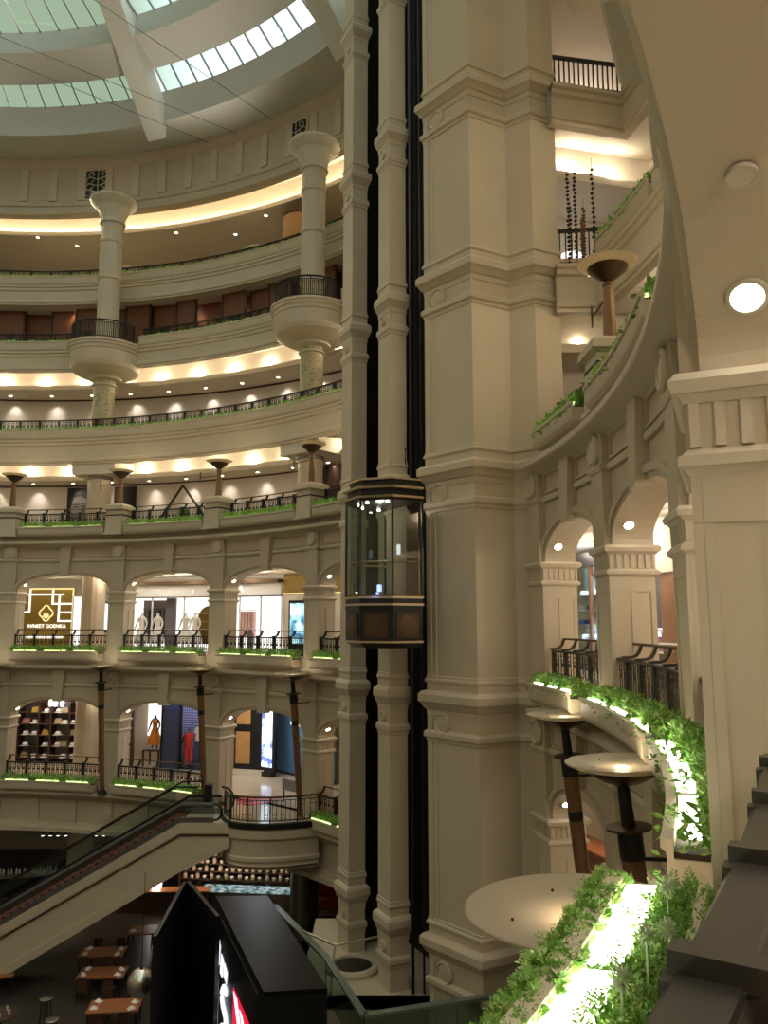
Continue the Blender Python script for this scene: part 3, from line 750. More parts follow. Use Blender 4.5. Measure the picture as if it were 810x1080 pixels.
# ---- lamp terrace (L1): pedestals over the piers with torch lamps, planters and railings between
def pedestal():
    g = empty('pedestal'); mb = MB()
    mb.frustum((0, 0), 0, .1, .58, .58, .58, .58); mb.frustum((0, 0), .1, 1.28, .52, .52, .46, .46); mb.build('block', 'stone_light', g)
    mb = MB(); mb.frustum((0, 0), 1.28, 1.36, .46, .46, .58, .58); mb.frustum((0, 0), 1.36, 1.56, .60, .60, .58, .58); mb.frustum((0, 0), 1.56, 1.68, .58, .58, .40, .40); mb.build('cap', 'stone_light', g)
    mb = MB(); mb.frustum((0, 0), 1.02, 1.08, .495, .495, .492, .492); mb.build('strap', 'iron', g)
    return g
def torch_up():
    g = empty('torch_lamp'); mb = MB()
    mb.lathe([(.19, 0), (.19, .08), (.165, .1), (.115, 1.32), (.14, 1.34), (.14, 1.40), (.09, 1.42)], n=8); mb.build('pole', 'copper_pole', g)
    mb = MB(); mb.lathe([(.06, 1.42), (.11, 1.46), (.18, 1.50), (.40, 1.68), (.47, 1.78), (.44, 1.79), (.1, 1.60)], n=28); mb.build('bowl', 'bronze', g)
    mb = MB(); mb.lathe([(.40, 1.74), (.66, 1.86), (.67, 1.885), (.40, 1.80), (.05, 1.78)], n=36); mb.build('dish', 'dish_glass', g)
    mb = MB(); mb.lathe([(.20, 1.80), (.20, 1.83), (.02, 1.84)], n=20); mb.build('lamp_lens', 'glow_lamp', g)
    mb = MB(); mb.bar((0, 0, 1.12), (.0, 1.3, 1.12), .03, .03); mb.bar((0, 1.3, .85), (0, 1.3, 1.4), .035, .035); mb.build('cross_arm', 'iron', g)
    return g
pd0, tu0 = pedestal(), torch_up()
TERR = {3: 'first from the left', 2: 'right of the portrait', 1: 'right of the black triangle', 0: 'fourth, just left of the lift shaft', -3: 'on the right, beyond the near pillar', -4: 'hidden behind the near arch'}
for k in (4, 3, 2, 1, 0, -1, -2, -3, -4, -5):
    if k in (-1, 4, -2, -5, -4): continue
    r, a = (27.36, 1.6) if k == -3 else (26.85, pa(k))
    o = put(pd0, r, a, ZB[1]); tag(o, 'square stone lamp pedestal, ' + TERR[k], 'pedestal', 'lamp pedestals on the terrace')
    o = put(tu0, r, a, ZB[1] + 1.68); tag(o, 'copper torch lamp with saucer top on the pedestal, ' + TERR[k], 'lamp', 'torch lamps on the terrace')
    lamp('POINT', 'torch_light', P(r, a, ZB[1] + 3.75), 22, (1, .76, .45), .12)
pl1 = planter('planter', 27.0, 5.55, nleaf=1600, lsize=.12, lifth=.34, back=.0, gap=.5)
rl1 = railing('railing', 27.25, 5.7, 5)
plt = planter('planter', 27.0, 5.55, nleaf=1700, lsize=.15, lifth=.34, droop=True, seg=14)
plx1 = planter('planter', 27.0, 3.3, nleaf=1200, lsize=.15, lifth=.34, droop=True)
rlx1 = railing('railing', 27.25, 3.4, 3)
rlt = railing('railing', 27.25, 4.2, 4)
TB = {3: 'left of the first lamp pedestal', 2: 'in front of the portrait poster', 1: 'in front of the black triangle', 0: 'between the third and fourth lamp pedestals', -1: 'between the fourth pedestal and the lift shaft', -3: 'on the right terrace beside the tower', -4: 'on the right terrace above the second arch', -5: 'on the right terrace above the near arch'}
for k in (3, 2, 1, 0, -1, -3, -4):
    o = put(pl1 if k > -3 else (plx1 if k == -3 else plt), 27.0 if k > -3 else 27.25, mid(k), ZB[1]); tag(o, 'terrace planter of lit green plants ' + TB[k], 'planter', 'planters on the lamp terrace')
    o = put(rl1 if k > -3 else (rlx1 if k == -3 else rlt), 27.25 if k > -3 else 27.5, mid(k) + (.9 if k == -4 else 0), ZB[1] + .45); tag(o, 'terrace railing of dark bars ' + TB[k], 'railing', 'railings on the lamp terrace')
# ---- gallery planters and railings (L2, L3, L4), one length per bay
ORD = {4: 'outermost length on the left', 3: 'length at the left photo edge', 2: 'second length from the left', 1: 'third length from the left', 0: 'length left of the lift shaft', -1: 'length running behind the lift shaft', -3: 'length right of the tower', -4: 'length on the right above the torch lamp', -5: 'length on the right behind the near arch'}
NM = {2: 'second gallery', 3: 'wooden gallery', 4: 'top gallery'}
BULB = (80.0, 52.3)
for lv in (2, 3, 4):
    r, z = G[lv]['r'], G[lv]['z']
    if lv == 3: H2 = 3.5; gp = planter('planter', r + .35, 9.55, h=.62, d=.50, nleaf=1500, lsize=.12, lifth=.22, seg=20); gr = railing('railing', r + .55, 9.7, 14, lean=False, hi=1.05, )
    else: gp = planter('planter', r + .35, BAY / 2 - .02, h=.62, d=.50, nleaf=1100, lsize=.12, lifth=.26); gr = railing('railing', r + .55, BAY / 2 - .02, 6, lean=False, hi=1.05 if lv == 2 else .98)
    if lv == 3: AN = [(66.15, 1), (93.85, 3), (38.45, -1), (-6.0, -4)]
    else: AN = [(MA(k), k) for k in (3, 2, 1, 0, -1)] + [(MA(k), k) for k in (-4, -5)] + [(3.9, -3)]
    for a, k in AN:
        if lv != 3 and k == -3: a = 3.86 + BAY / 2 - 0
        if lv == 4 and k == -5: continue
        zz = z
        if a > 10.0 and a < 12: a = 3.86
        if k == -3: continue
        dr_ = DR[lv] if a < 20 else 0
        o = put(gp, r + .35 + dr_, a, zz); tag(o, NM[lv] + ' planter of low lit greenery, ' + ORD[k], 'planter', 'planters of the ' + NM[lv])
        o = put(gr, r + .55 + dr_, a, zz + .32); tag(o, NM[lv] + ' railing of dark bars, ' + ORD[k], 'railing', 'railings of the ' + NM[lv])
# short lengths next to the tower on the right, and the straight railings on the lift-lobby slabs
for lv in (2, 3):
    r, z = G[lv]['r'], G[lv]['z']
    gp = planter('planter', r + .35, 3.3 if lv == 2 else 3.0, h=.62, d=.50, nleaf=1600, lsize=.15, lifth=.35, droop=True)
    polar_place(gp, r + .35 + DR[lv], 7.6 if lv == 2 else 8.6, z); tag(gp, 'trailing green planter at the corner of the %s on the right' % NM[lv], 'planter')
    c0 = P(r + DR[lv] + .5, AC[lv] + .6); c1 = (CORN[lv][0] + .2, CORN[lv][1] + .55)
    g = empty('railing', (c1[0], c1[1], z + .32), atan2(c0[1] - c1[1], c0[0] - c1[0]), 'straight dark railing beside the tower on the %s at right' % NM[lv], 'railing')
    L = hypot(c0[0] - c1[0], c0[1] - c1[1])
    m = MB(); m.box(0, L, -.05, .05, 1.0, 1.1); m.build('top_rail', 'iron', g); m = MB(); m.box(0, L, -.03, .03, .08, .13); m.build('bottom_rail', 'iron', g)
    m = MB(); nb = int(L / .16)
    for i in range(nb): m.box(i * L / nb + .05, i * L / nb + .09, -.02, .02, .1, 1.02)
    m.build('bar_panel', 'iron', g)

# ---- leaning torch lamps in front of the lower arcade
def torch_lean(name='torch_lamp'):
    g = empty(name); top = Vector((-.62, 0, 6.55)); ax = top.normalized()
    def at(t): return top * t
    m = MB(); m.tube([at(0), at(.02), at(.85)], [.11, .12, .165], 16); m.build('pole', 'copper_pole', g)
    m = MB(); m.tube([at(.66), at(.69)], [.156, .158], 16); m.build('pole_band', 'iron', g); m = MB(); m.tube([at(.80), at(.855)], .175, 18); m.build('collar', 'iron', g)
    m = MB(); m.lathe([(.17, 0), (.32, .02), (.32, .05), (.17, .06)], n=28, axis=ax, base=at(.858)); m.build('flange', 'bronze', g)
    m = MB(); m.tube([at(.86), at(.95)], [.10, .085], 14); m.build('neck', 'iron', g)
    b = at(.945); m = MB(); m.lathe([(.06, 0), (.14, .04), (.30, .10), (.50, .21), (.56, .27), (.5, .27), (.1, .12)], n=36, axis=(-.03, 0, 1), base=b); m.build('bowl', 'bronze', g)
    m = MB(); m.lathe([(.38, .22), (.64, .275), (.79, .335), (.80, .352), (.785, .358), (.58, .315), (.30, .29), (.02, .285)], n=48, axis=(-.03, 0, 1), base=b); m.build('dish', 'dish_glass', g)
    m = MB(); m.lathe([(.11, .288), (.10, .296), (.01, .298)], n=28, axis=(-.03, 0, 1), base=b); m.build('lamp_lens', 'glow_lamp', g)
    m = MB()
    for i in range(4): m.ball(b + Vector((.5 * cos(i * pi / 2 + .6), .5 * sin(i * pi / 2 + .6), .315)), .012, 8, 5)
    m.build('screw', 'iron', g)
    m = MB(); m.bar(at(.80), (.75, 0, 5.25), .045, .045); m.bar((.75, -.12, 5.25), (.75, .12, 5.25), .05, .12); m.build('wall_arm', 'iron', g)
    m = MB(); m.lathe([(.26, 0), (.26, .05), (.18, .12), (.16, .2)], n=20); m.build('foot', 'iron', g)
    return g
tl0 = torch_lean()
LEAN = {3: 'leftmost one', 2: 'right of the hat shop', 1: 'left of the landing', 0: 'beside the landing railing', -3: 'farther of the pair right of the tower', -4: 'nearer of the pair right of the tower', -5: 'biggest one in front, half behind the ferns'}
for k in (3, 2, 1, 0, -3, -4, -5):
    r, a = 26.52, PA(k)
    if k == -3: r, a = 26.75, 2.6
    if k == -4: r, a = 26.62, -10.4
    if k == -5: r, a = 26.36, PA(k)
    o = put(tl0, r, a, ZB[-1] + (.26 if k < 0 else 0)); tag(o, 'tall leaning torch lamp with glowing dish, ' + LEAN[k], 'lamp', 'leaning torch lamps')
    zl = 6.55 * .945 + .62
    q = P(r - .60, a, ZB[-1] + zl - .12 + (.22 if k < 0 else 0))
    dz = .26 if k < 0 else 0
    lamp('POINT', 'bowl_light', P(r - .588, a, ZB[-1] + 6.55 * .945 + .165 + dz), 80, (1, .84, .60), .06)
    lamp('POINT', 'torch_light', q, 7, (1, .84, .60), .10)
# ================================================================== COLUMNS AND ROUND BALCONIES
CA = (80.0, 52.3)
def col_base(nm, h, r, m, flutes=0):
    g = empty('column'); mb = MB()
    if flutes:
        N = flutes * 4; pr = []
        vs = []
        for z in (0, h):
            for j in range(N):
                rr = r * (1 - (.035 if j % 4 in (1, 2) else 0)); t = 2 * pi * j / N; vs.append((rr * cos(t), rr * sin(t), z))
        mb.add(vs, [(j, (j + 1) % N, N + (j + 1) % N, N + j) for j in range(N)])
    else: mb.lathe([(r, 0), (r, h)], n=40)
    mb.build('shaft', m, g); return g
def col_tall():
    H = 26.1 - 16.45; g = col_base('column', H - 1.55, .66, 'stone_light', 20)
    for z in (1.6, 4.5, 6.9): m = MB(); m.lathe([(.66, z - .12), (.70, z - .10), (.72, z - .03), (.70, z + .0), (.72, z + .05), (.70, z + .12), (.66, z + .14)], n=40); m.build('ring', 'stone_light', g)
    m = MB(); m.lathe([(.66, 0), (.86, 0), (.86, .3), (.74, .42), (.74, .6), (.66, .66)], n=40); m.build('plinth', 'stone_light', g)
    m = MB(); N = 48; prof = [(.66, H - 1.6), (.78, H - 1.55), (.78, H - 1.42), (.70, H - 1.36), (.80, H - .95), (1.02, H - .5), (1.36, H - .22), (1.42, H - .12), (1.42, H), (.6, H)]
    m.lathe(prof, n=16); m.build('flared_capital', 'plaster', g, ang=20)
    return g
def col_gal():       # gallery 2, under the round balcony
    g = col_base('column', 14.55 - 10.87, .62, 'vine_stone'); H = 14.55 - 10.87
    m = MB(); m.lathe([(.62, H - .50), (.72, H - .46), (.72, H - .38), (.62, H - .34)], n=40); m.lathe([(.62, H - .12), (.98, H - .08), (1.0, H + .05), (.7, H + .1)], n=40); m.build('collar', 'plaster', g)
    return g
def col_terr():
    H = 9.2 - 5.05; g = col_base('column', H, .66, 'beige_column')
    m = MB(); m.lathe([(.66, H - .9), (.74, H - .86), (.74, H - .7), (.66, H - .66)], n=40); m.build('collar', 'steel', g)
    m = MB(); m.lathe([(.66, 0), (.78, 0), (.78, .25), (.66, .3)], n=40); m.build('plinth', 'stone', g)
    return g
def col_shop():
    H = 4.5; g = col_base('column', H, .66, 'beige_column', 14)
    m = MB(); m.lathe([(.66, 0), (.74, 0), (.74, .3), (.66, .32)], n=40); m.build('plinth', 'stone', g)
    m = MB(); m.lathe([(.66, H - .12), (.78, H - .1), (.78, H), (.6, H)], n=40); m.build('collar', 'plaster', g)
    return g
def col_dining():
    g = col_base('column', 4.35, .70, 'steel'); m = MB(); m.lathe([(.7, 0), (.8, 0), (.8, .18), (.7, .22)], n=36); m.build('plinth', 'iron', g); return g
side = ('left', 'right')
for fn, z, lab in ((col_tall, 16.45, 'tall fluted cream column with flared capital, %s of the two'), (col_gal, 10.87, 'column with green vine pattern under the %s round balcony'), (col_terr, 5.05, 'smooth stone column on the lamp terrace, %s one'),
                   (col_shop, ZB[0] + .45, 'pale fluted column in the arcade, %s one beside the boutique'), (col_shop, ZB[-1] + .45, 'pale column in the lower arcade, %s one'), (col_dining, ZD, 'round column in the dining hall, %s one')):
    c = fn()
    if fn is col_dining: dinc = c
    for i, a in enumerate(CA):
        if fn is col_shop and i == 1: continue
        o = c if i == 0 else copy_tree(c)
        polar_place(o, 30.0, a, z)
        l = lab % side[i]
        if fn is col_shop: l = 'pale fluted column beside the gold boutique sign' if z > -3 else 'pale column in front of the hat and bag shelves'
        tag(o, l, 'column', 'columns of the galleries' if fn is not col_shop else 'columns of the shop arcades')
for ch in dinc.children:
    if ch.name.startswith('shaft'): ch.data = ch.data.copy(); ch.data.materials[0] = MAT['stone']
def round_balcony(a, label):
    z = 16.45; b = empty('round_balcony', P(30.0, a, z), radians(a), label, 'balcony', 'round balconies')
    m = MB(); m.lathe([(.6, -1.9), (.9, -1.86), (1.5, -1.74), (1.95, -1.48), (2.02, -1.32), (2.05, -1.26), (2.05, -.55), (2.10, -.5), (2.10, -.34), (2.18, -.28), (2.18, -.16), (2.25, -.10), (2.25, .02), (2.0, .05), (.6, .06)], n=72); m.build('drum', 'stone_light', b)
    r = empty('railing', P(30.0, a, z + .05), radians(a), label.replace('round balcony', 'curved iron railing on the round balcony'), 'railing', 'railings of the round balconies')
    a0, a1 = 100, 260
    def arc(rad, zz, rr, nm):
        m = MB(); m.tube([(rad * cos(radians(t)), rad * sin(radians(t)), zz) for t in range(a0, a1 + 1, 5)], rr, 8); m.build(nm, 'iron', r)
    arc(2.0, 1.12, .055, 'hand_rail'); arc(2.0, .12, .03, 'bottom_rail'); arc(2.0, .98, .025, 'middle_rail')
    m0 = None
    for t in range(a0, a1 + 1, 20):
        if m0 is None: m = MB(0); m.box(-.03, .03, -.03, .03, 0, 1.1); m0 = m.build('post', 'iron', r); o = m0
        else: o = m0.copy(); COL.objects.link(o)
        o.location = (2.0 * cos(radians(t)), 2.0 * sin(radians(t)), 0); o.rotation_euler[2] = radians(t)
    for t in range(a0, a1, 20):
        m = MB()
        for j in range(1, 7):
            q = radians(t + j * 20 / 7); m.box(2 * cos(q) - .014, 2 * cos(q) + .014, 2 * sin(q) - .014, 2 * sin(q) + .014, .12, .98)
        for j in (1, 3, 5):
            q0, q1 = radians(t + j * 20 / 7), radians(t + (j + 1) * 20 / 7)
            for zz in (.25, .38, .72, .85): m.bar((2 * cos(q0), 2 * sin(q0), zz), (2 * cos(q1), 2 * sin(q1), zz), .02, .02)
        m.build('bar_panel', 'iron', r)
round_balcony(CA[0], 'left round balcony around the tall column'); round_balcony(CA[1], 'right round balcony around the tall column')

# ================================================================== GALLERY FURNISHINGS
# lamp terrace wall
def wall_frame(name, a, r, z, rz=None):
    return empty(name, P(r, a, z), radians(a))
po = wall_frame('portrait_poster', 84.2, 32.2, 5.35); tag(po, 'large black and white portrait poster on the terrace wall', 'poster')
m = MB(); m.box(-.03, .0, -.98, .98, 0, 2.95); m.build('poster_sheet', 'black', po)
m = MB()
pr = [(-.62, .55), (-.60, .85), (-.72, .98), (-.63, 1.10), (-.70, 1.22), (-.62, 1.32), (-.70, 1.46), (-.78, 1.50), (-.66, 1.80), (-.62, 2.05), (-.5, 2.35), (-.2, 2.6), (.2, 2.5), (.45, 2.1), (.48, 1.5), (.40, .95), (.15, .55)]
m.prism([(-a, b) for a, b in pr], .012, (-.045, 0, 0), (0, 1, 0), (0, 0, 1), (1, 0, 0)); m.build('face', 'face_grey', po)
m = MB(); m.prism([(-a, b) for a, b in [(-.55, 2.3), (-.2, 2.75), (.4, 2.72), (.85, 2.2), (.9, 1.3), (.62, 1.2), (.5, 1.75), (.3, 2.2), (-.1, 2.42)]], .012, (-.06, 0, 0), (0, 1, 0), (0, 0, 1), (1, 0, 0)); m.build('hair', 'face_dark', po)
m = MB()
for (y, z, w, h) in ((.38, 1.72, .2, .035), (-.12, 1.74, .17, .035), (.38, 1.88, .26, .03), (-.15, 1.9, .22, .03), (.5, 1.02, .16, .04)): m.box(-.062, -.05, y - w, y + w, z - h, z + h)
m.build('features', 'face_dark', po)
m = MB(); m.prism([(-.1, .55), (-.42, .95), (-.46, 1.5), (-.30, 1.4), (-.2, .9), (.05, .55)], .01, (-.058, 0, 0), (0, 1, 0), (0, 0, 1), (1, 0, 0)); m.build('cheek_shade', 'face_mid', po)
po = wall_frame('dark_poster', 79.1, 32.2, 5.35); tag(po, 'dark wall poster half hidden by a lamp pedestal on the terrace', 'poster')
m = MB(); m.box(-.03, 0, -.75, .75, 0, 2.95); m.build('poster_sheet', 'black', po); m = MB(); m.prism([(-.4, 1.2), (-.1, 1.0), (.3, 1.15), (.55, 1.3), (.2, 1.5), (-.2, 1.55)], .012, (-.045, 0, 0), (0, 1, 0), (0, 0, 1), (1, 0, 0)); m.build('pale_shape', 'face_grey', po)
tri = empty('triangle_frame', P(30.2, 69.6, 5.05), radians(69.6), 'big black triangular frame standing on the lamp terrace', 'frame')
m = MB(); m.bar((0, 2.2, 0), (0, 0, 2.75), .10, .10, (1, 0, 0)); m.bar((0, -2.2, 0), (0, 0, 2.75), .10, .10, (1, 0, 0)); m.build('slanting_bars', 'black', tri); m = MB(); m.bar((0, -2.2, .05), (0, 2.2, .05), .1, .1, (1, 0, 0)); m.build('base_bar', 'black', tri)
pn = empty('potted_plant', P(30.9, 70.2, 5.05), 0, 'small potted plant inside the black triangular frame', 'plant')
m = MB(); m.lathe([(.18, 0), (.26, .5), (.22, .5), (.1, .45)], n=16); m.build('pot', 'iron', pn); m = MB(); leaves(m, 160, lambda: (random.uniform(-.15, .15), random.uniform(-.15, .15), .45 + random.uniform(0, .9)), .35, .6); f = m.build('foliage', 'leaf', pn, ang=0)
wp = wall_frame('wall_panel', 61.7, 32.22, 5.3); tag(wp, 'plain white framed panel on the terrace wall right of the triangle', 'panel'); m = MB(); m.box(-.03, 0, -.95, .95, 0, 1.7); m.build('board', 'wall_white', wp)
m = MB(); m.box(-.06, 0, -1.0, 1.0, 1.68, 1.74); m.box(-.06, 0, -1.0, -.94, 0, 1.7); m.box(-.06, 0, .94, 1.0, 0, 1.7); m.build('frame', 'plaster', wp)
dd = wall_frame('dark_doorway', 53.6, 32.0, 5.05); tag(dd, 'dark doorway with black jambs at the right end of the terrace', 'doorway'); m = MB(); m.box(-.1, .15, -1.6, 1.2, 0, 3.3); m.build('shade_board', 'wood_dark', dd); m = MB(); m.box(-.18, .1, 1.15, 1.32, 0, 3.4); m.box(-.18, .1, -.2, -.05, 0, 3.4); m.build('jamb', 'black', dd)  # solid dark board stands in for the shade inside the doorway
# square drop panels of the ceiling over the terrace columns
for i, a in enumerate((79.6, 51.8)):
    m = MB(); m.ring([(28.9, 9.15), (28.9, 8.5), (31.0, 8.5), (31.0, 9.4)], a - 2.7, a + 2.7, 4); struct('ceiling_drop', m, 'ceiling_white')
# second gallery: nothing but lit white wall; wooden gallery partitions
first = None
for i in range(22):
    a = 36 + i * 3.05
    if i % 7 == 4: continue
    w = 1.6 if i % 3 else 1.3
    g = empty('wood_partition', P(32.35 + .35 * (i % 2), a, 16.77), radians(a))
    tag(g, 'reddish wooden partition on the wooden gallery, %s along from the lift shaft' % ('first second three four five six seven eight nine ten eleven twelve thirteen fourteen fifteen sixteen seventeen eighteen nineteen twenty twentyone twentytwo'.split()[i]), 'partition', 'wooden partitions of the wooden gallery')
    m = MB(); m.box(0, .25, -w / 2, w / 2, 0, 3.42); m.build('board', 'wood_red', g)
    m = MB(); m.box(-.04, .1, -w / 2 - .06, -w / 2 + .05, 0, 3.42); m.box(-.04, .1, w / 2 - .05, w / 2 + .06, 0, 3.42); m.build('post', 'wood_dark', g)
    if i % 3 == 1: m = MB(); m.box(-.06, .02, -.3, .3, .5, 1.9); m.build('dark_panel', 'black', g)
# top gallery: round wooden bar, vase, pale low unit
g = empty('round_kiosk', P(34.2, 60.2, 21.72), 0, 'round orange wooden kiosk on the top gallery', 'kiosk'); m = MB(); m.lathe([(1.15, 0), (1.15, 3.2)], n=40); m.build('drum', 'wood_orange', g); m = MB(); m.lathe([(1.2, 3.2), (1.22, 3.3), (1.2, 3.42), (.3, 3.45)], n=40); m.build('rim', 'wood_dark', g)
g = empty('vase', P(33.6, 56.6, 21.72), 0, 'dark tall vase beside the round wooden kiosk', 'vase'); m = MB(); m.lathe([(.25, 0), (.46, .6), (.5, 1.1), (.3, 1.7), (.14, 1.95), (.18, 2.25), (.1, 2.25)], n=24); m.build('body', 'black', g); m = MB(); m.lathe([(.14, 1.93), (.17, 1.96), (.17, 2.0), (.14, 2.02)], n=24); m.build('neck_ring', 'bronze', g)
for a, l in ((81.9, 'left, behind the tall column'), (65.0, 'middle of the top gallery')):
    g = empty('drum_counter', P(33.7, a, 21.72), 0, 'pale round counter drum, ' + l, 'counter'); m = MB(); m.lathe([(.95, 0), (.95, 1.45)], n=36); m.build('drum', 'beige_column', g); m = MB(); m.lathe([(1.0, 1.45), (1.02, 1.5), (1.0, 1.58), (.2, 1.6)], n=36); m.build('top', 'plaster', g)
# recessed downlights of the gallery ceilings
def downlight():
    g = empty('downlight'); m = MB(); m.lathe([(.15, 0), (.15, -.03), (.10, -.035), (.09, 0)], n=18); m.build('trim_ring', 'plaster', g); m = MB(); m.lathe([(.095, -.005), (.09, -.02), (.01, -.022)], n=16); m.build('lens', 'glow_spot', g); return g
dl0 = downlight()
WALLDL = [(8.46, 31.4, 1, 'lamp terrace ceiling', 32.3), (14.6, 33.2, 2, 'second gallery ceiling', 34.2)]
for z, r, lv, nm, rw in WALLDL:
    for j in range(-18, 16):
        a = PA(0) + BAY / 6 + j * BAY / 3
        if 9.5 < a < 33 or a > 96 or a < -32: continue
        if lv == 1 and (abs(a - 83) < 0.5): pass
        o = put(dl0, r, a, z); tag(o, 'small bright downlight recessed in the ' + nm, 'downlight', 'downlights in the ' + nm)
        lamp('SPOT', 'wall_washer', P(rw - .42, a, z - .04), 62, (1, .88, .72), .05, spot=80, blend=.9, target=P(rw - .14, a, z - 2.2))
for j, (a, r) in enumerate(((92, 33.2), (88.3, 34.4), (85.4, 35.0), (83.2, 34.2), (75.6, 33.6), (69.5, 35.0), (64.2, 33.7), (60.8, 35.0), (50.5, 33.6), (47, 34.2))):
    o = put(dl0, r, a, 25.65); tag(o, 'small bright downlight recessed in the top gallery ceiling', 'downlight', 'downlights in the top gallery ceiling')
    lamp('SPOT', 'down_light', P(r, a, 25.58), 45, (1, .85, .62), .05, spot=100)
for j, (a, r) in enumerate(((86.4, 32.6), (81.5, 33), (72.6, 32.8), (64.5, 33), (56.2, 32.8), (50.0, 33.0))):
    o = put(dl0, r, a, 20.2); tag(o, 'small bright downlight recessed in the wooden gallery ceiling', 'downlight', 'downlights in the wooden gallery ceiling')
    lamp('SPOT', 'down_light', P(r, a, 20.12), 70, (1, .74, .45), .05, spot=110)
# cove lamps: pools on the sloping ceilings
for z, r in ((8.95, 30.78), (15.1, 32.12)):
    for j in range(-18, 16):
        a = PA(0) + BAY / 3 * j + BAY / 6
        if 9.5 < a < 30.5 or a > 100 or a < -32: continue
        lamp('POINT', 'cove_lamp', P(r + (.35 if a < 20 else 0), a, z), 46, (1, .84, .58), .07)
for z, y in ((8.95, 24.1), (15.1, 24.2)):
    for x in (4.7, 6.3, 7.8): lamp('POINT', 'cove_lamp', (x, y + .12 * (x - 5), z), 46, (1, .84, .58), .07)
for z in (13.6, 19.2): lamp('POINT', 'lobby_fill_light', (7.5, 28.5, z), 120, (1, .9, .78), .3)  # added lights to brighten the lobby walls, no fixtures
mb = MB()
for a0, a1 in ((-40, 10.5), (33, 104)):
    mb.ring([(33.3, 25.98), (33.3, 26.06), (33.42, 26.06), (33.42, 25.98)], a0, a1, int((a1 - a0) / 2))
o = mb.build('cove_strip', 'glow_warm'); tag(o, 'continuous glowing strip light in the top gallery cove', 'light')
for k in (0, -1):
    mb = MB()
    for a0, a1 in ((-60, 10.5), (33, 112)): mb.ring([(30.95, ZB[k] + 5.06), (30.95, ZB[k] + 5.12), (31.1, ZB[k] + 5.12), (31.1, ZB[k] + 5.06)], a0, a1, int((a1 - a0) / 2))
    o = mb.build('cove_strip', 'glow_white' if k == 0 else 'glow_lamp'); tag(o, 'glowing strip light in the %s arcade ceiling cove' % ('upper' if k == 0 else 'lower'), 'light')

# hanging bead strings by the lift lobby, right of the tower
for i, (x, zt, zb, n) in enumerate(((5.60, 13.9, 10.4, 24), (5.85, 14.0, 10.4, 26), (6.13, 12.9, 10.3, 22), (6.36, 14.1, 10.4, 22), (5.68, 12.9, 10.2, 18), (6.06, 12.5, 10.3, 20))):
    g = empty('bead_string', (x, 22.15 + .12 * (i % 3), zb), 0, 'hanging string of dark beads right of the tower, %s' % ('leftmost', 'second from left', 'fourth from left', 'rightmost', 'short one behind the leftmost', 'short dense one in the middle')[i], 'ornament', 'hanging bead strings')
    m = MB(); m.tube([(0, 0, 0), (0, 0, zt - zb)], .006, 5); m.build('cord', 'iron', g)
    b0 = None
    for j in range(n):
        if b0 is None: m = MB(); m.ball((0, 0, 0), .055, 10, 6, .8); b0 = m.build('bead', 'copper_pole' if i in (2, 5) else 'black', g); b = b0
        else: b = b0.copy(); COL.objects.link(b)
        b.location = (random.uniform(-.02, .02), random.uniform(-.02, .02), j * (zt - zb - .25) / n + .02)
# globe lamp behind the beads
g = empty('globe_lamp', (6.6, 26.0, 11.4), 0, 'big pale glowing globe behind the bead strings', 'lamp'); m = MB(); m.ball((0, 0, .75), .75, 28, 16); m.build('globe', 'shop_glow', g); m = MB(); m.lathe([(.3, -.05), (.3, .05), (.12, .1)], n=20); m.build('foot', 'iron', g)

# ================================================================== LIFT CAR
lc = empty('lift_car', (.15, 23.45, -.72), atan2(LN.y, LN.x), 'glass observation lift car with brass bands on the shaft beside the tower', 'lift')
# local x points into the hall; octagon cut off at the back
def octa(R, back=-.48):
    c = R * cos(pi / 8); s_ = R * sin(pi / 8); yb = c
    return [(back, -yb), (s_, -yb), (c, -s_), (c, s_), (s_, yb), (back, yb)]
def band(R0, z0, R1, z1, m, nm, parent=lc):
    mb = MB(); a, b = octa(R0), octa(R1); n = 6
    mb.add([(x, y, z0) for x, y in a] + [(x, y, z1) for x, y in b], [tuple(range(n - 1, -1, -1)), tuple(range(n, 2 * n))] + [(i, (i + 1) % n, n + (i + 1) % n, n + i) for i in range(n)])
    return mb.build(nm, m, parent, ang=10)
R8 = 1.31
skirt = band(R8 - .02, .10, R8 - .02, 1.05, 'black', 'lower_skirt'); band(R8 - .25, -.05, R8 - .04, .10, 'black', 'floor_pan')
band(R8 + .03, .10, R8 + .03, .16, 'brass', 'brass_band'); band(R8 + .08, 1.16, R8 + .08, 1.22, 'brass', 'brass_band'); band(R8, 1.05, R8, 1.16, 'black', 'sill_band'); band(R8 + .08, 1.36, R8 + .08, 1.42, 'brass', 'brass_band'); band(R8 - .01, 1.22, R8 - .01, 1.36, 'black', 'sill_band')
band(R8 - .02, 1.40, R8 - .02, 1.46, 'wood_dark', 'car_floor')
o8 = octa(R8 - .02)
for i in range(5):
    a, b = Vector((*o8[i], 0)), Vector((*o8[i + 1], 0)); d = (b - a); L = d.length; d.normalize(); n_ = Vector((d.y, -d.x, 0))
    w = MB(); cpt = (a + b) / 2 + n_ * .012; hw = min(.36, L * .38)
    w.prism([(-hw, .24), (hw, .24), (hw, .94), (-hw, .94)], .02, cpt, d, (0, 0, 1), n_); pnl = w.build('skirt_panel', 'wood_dark', skirt)
    w = MB(); w.lathe([(.01, 0), (hw * .82, .0), (hw * .82, .02), (.01, .03)], n=26, axis=n_, base=cpt + n_ * .02 + Vector((0, 0, .59))); w.build('brass_disc', 'bronze', pnl)
    # glass and posts
    if i in (0, 4): pass
    g_ = MB(); g_.add([a + Vector((0, 0, 1.46)), b + Vector((0, 0, 1.46)), b + Vector((0, 0, 4.2)), a + Vector((0, 0, 4.2))], [(0, 1, 2, 3)]); g_.build('glass_pane', 'glass_lift', lc, ang=0)
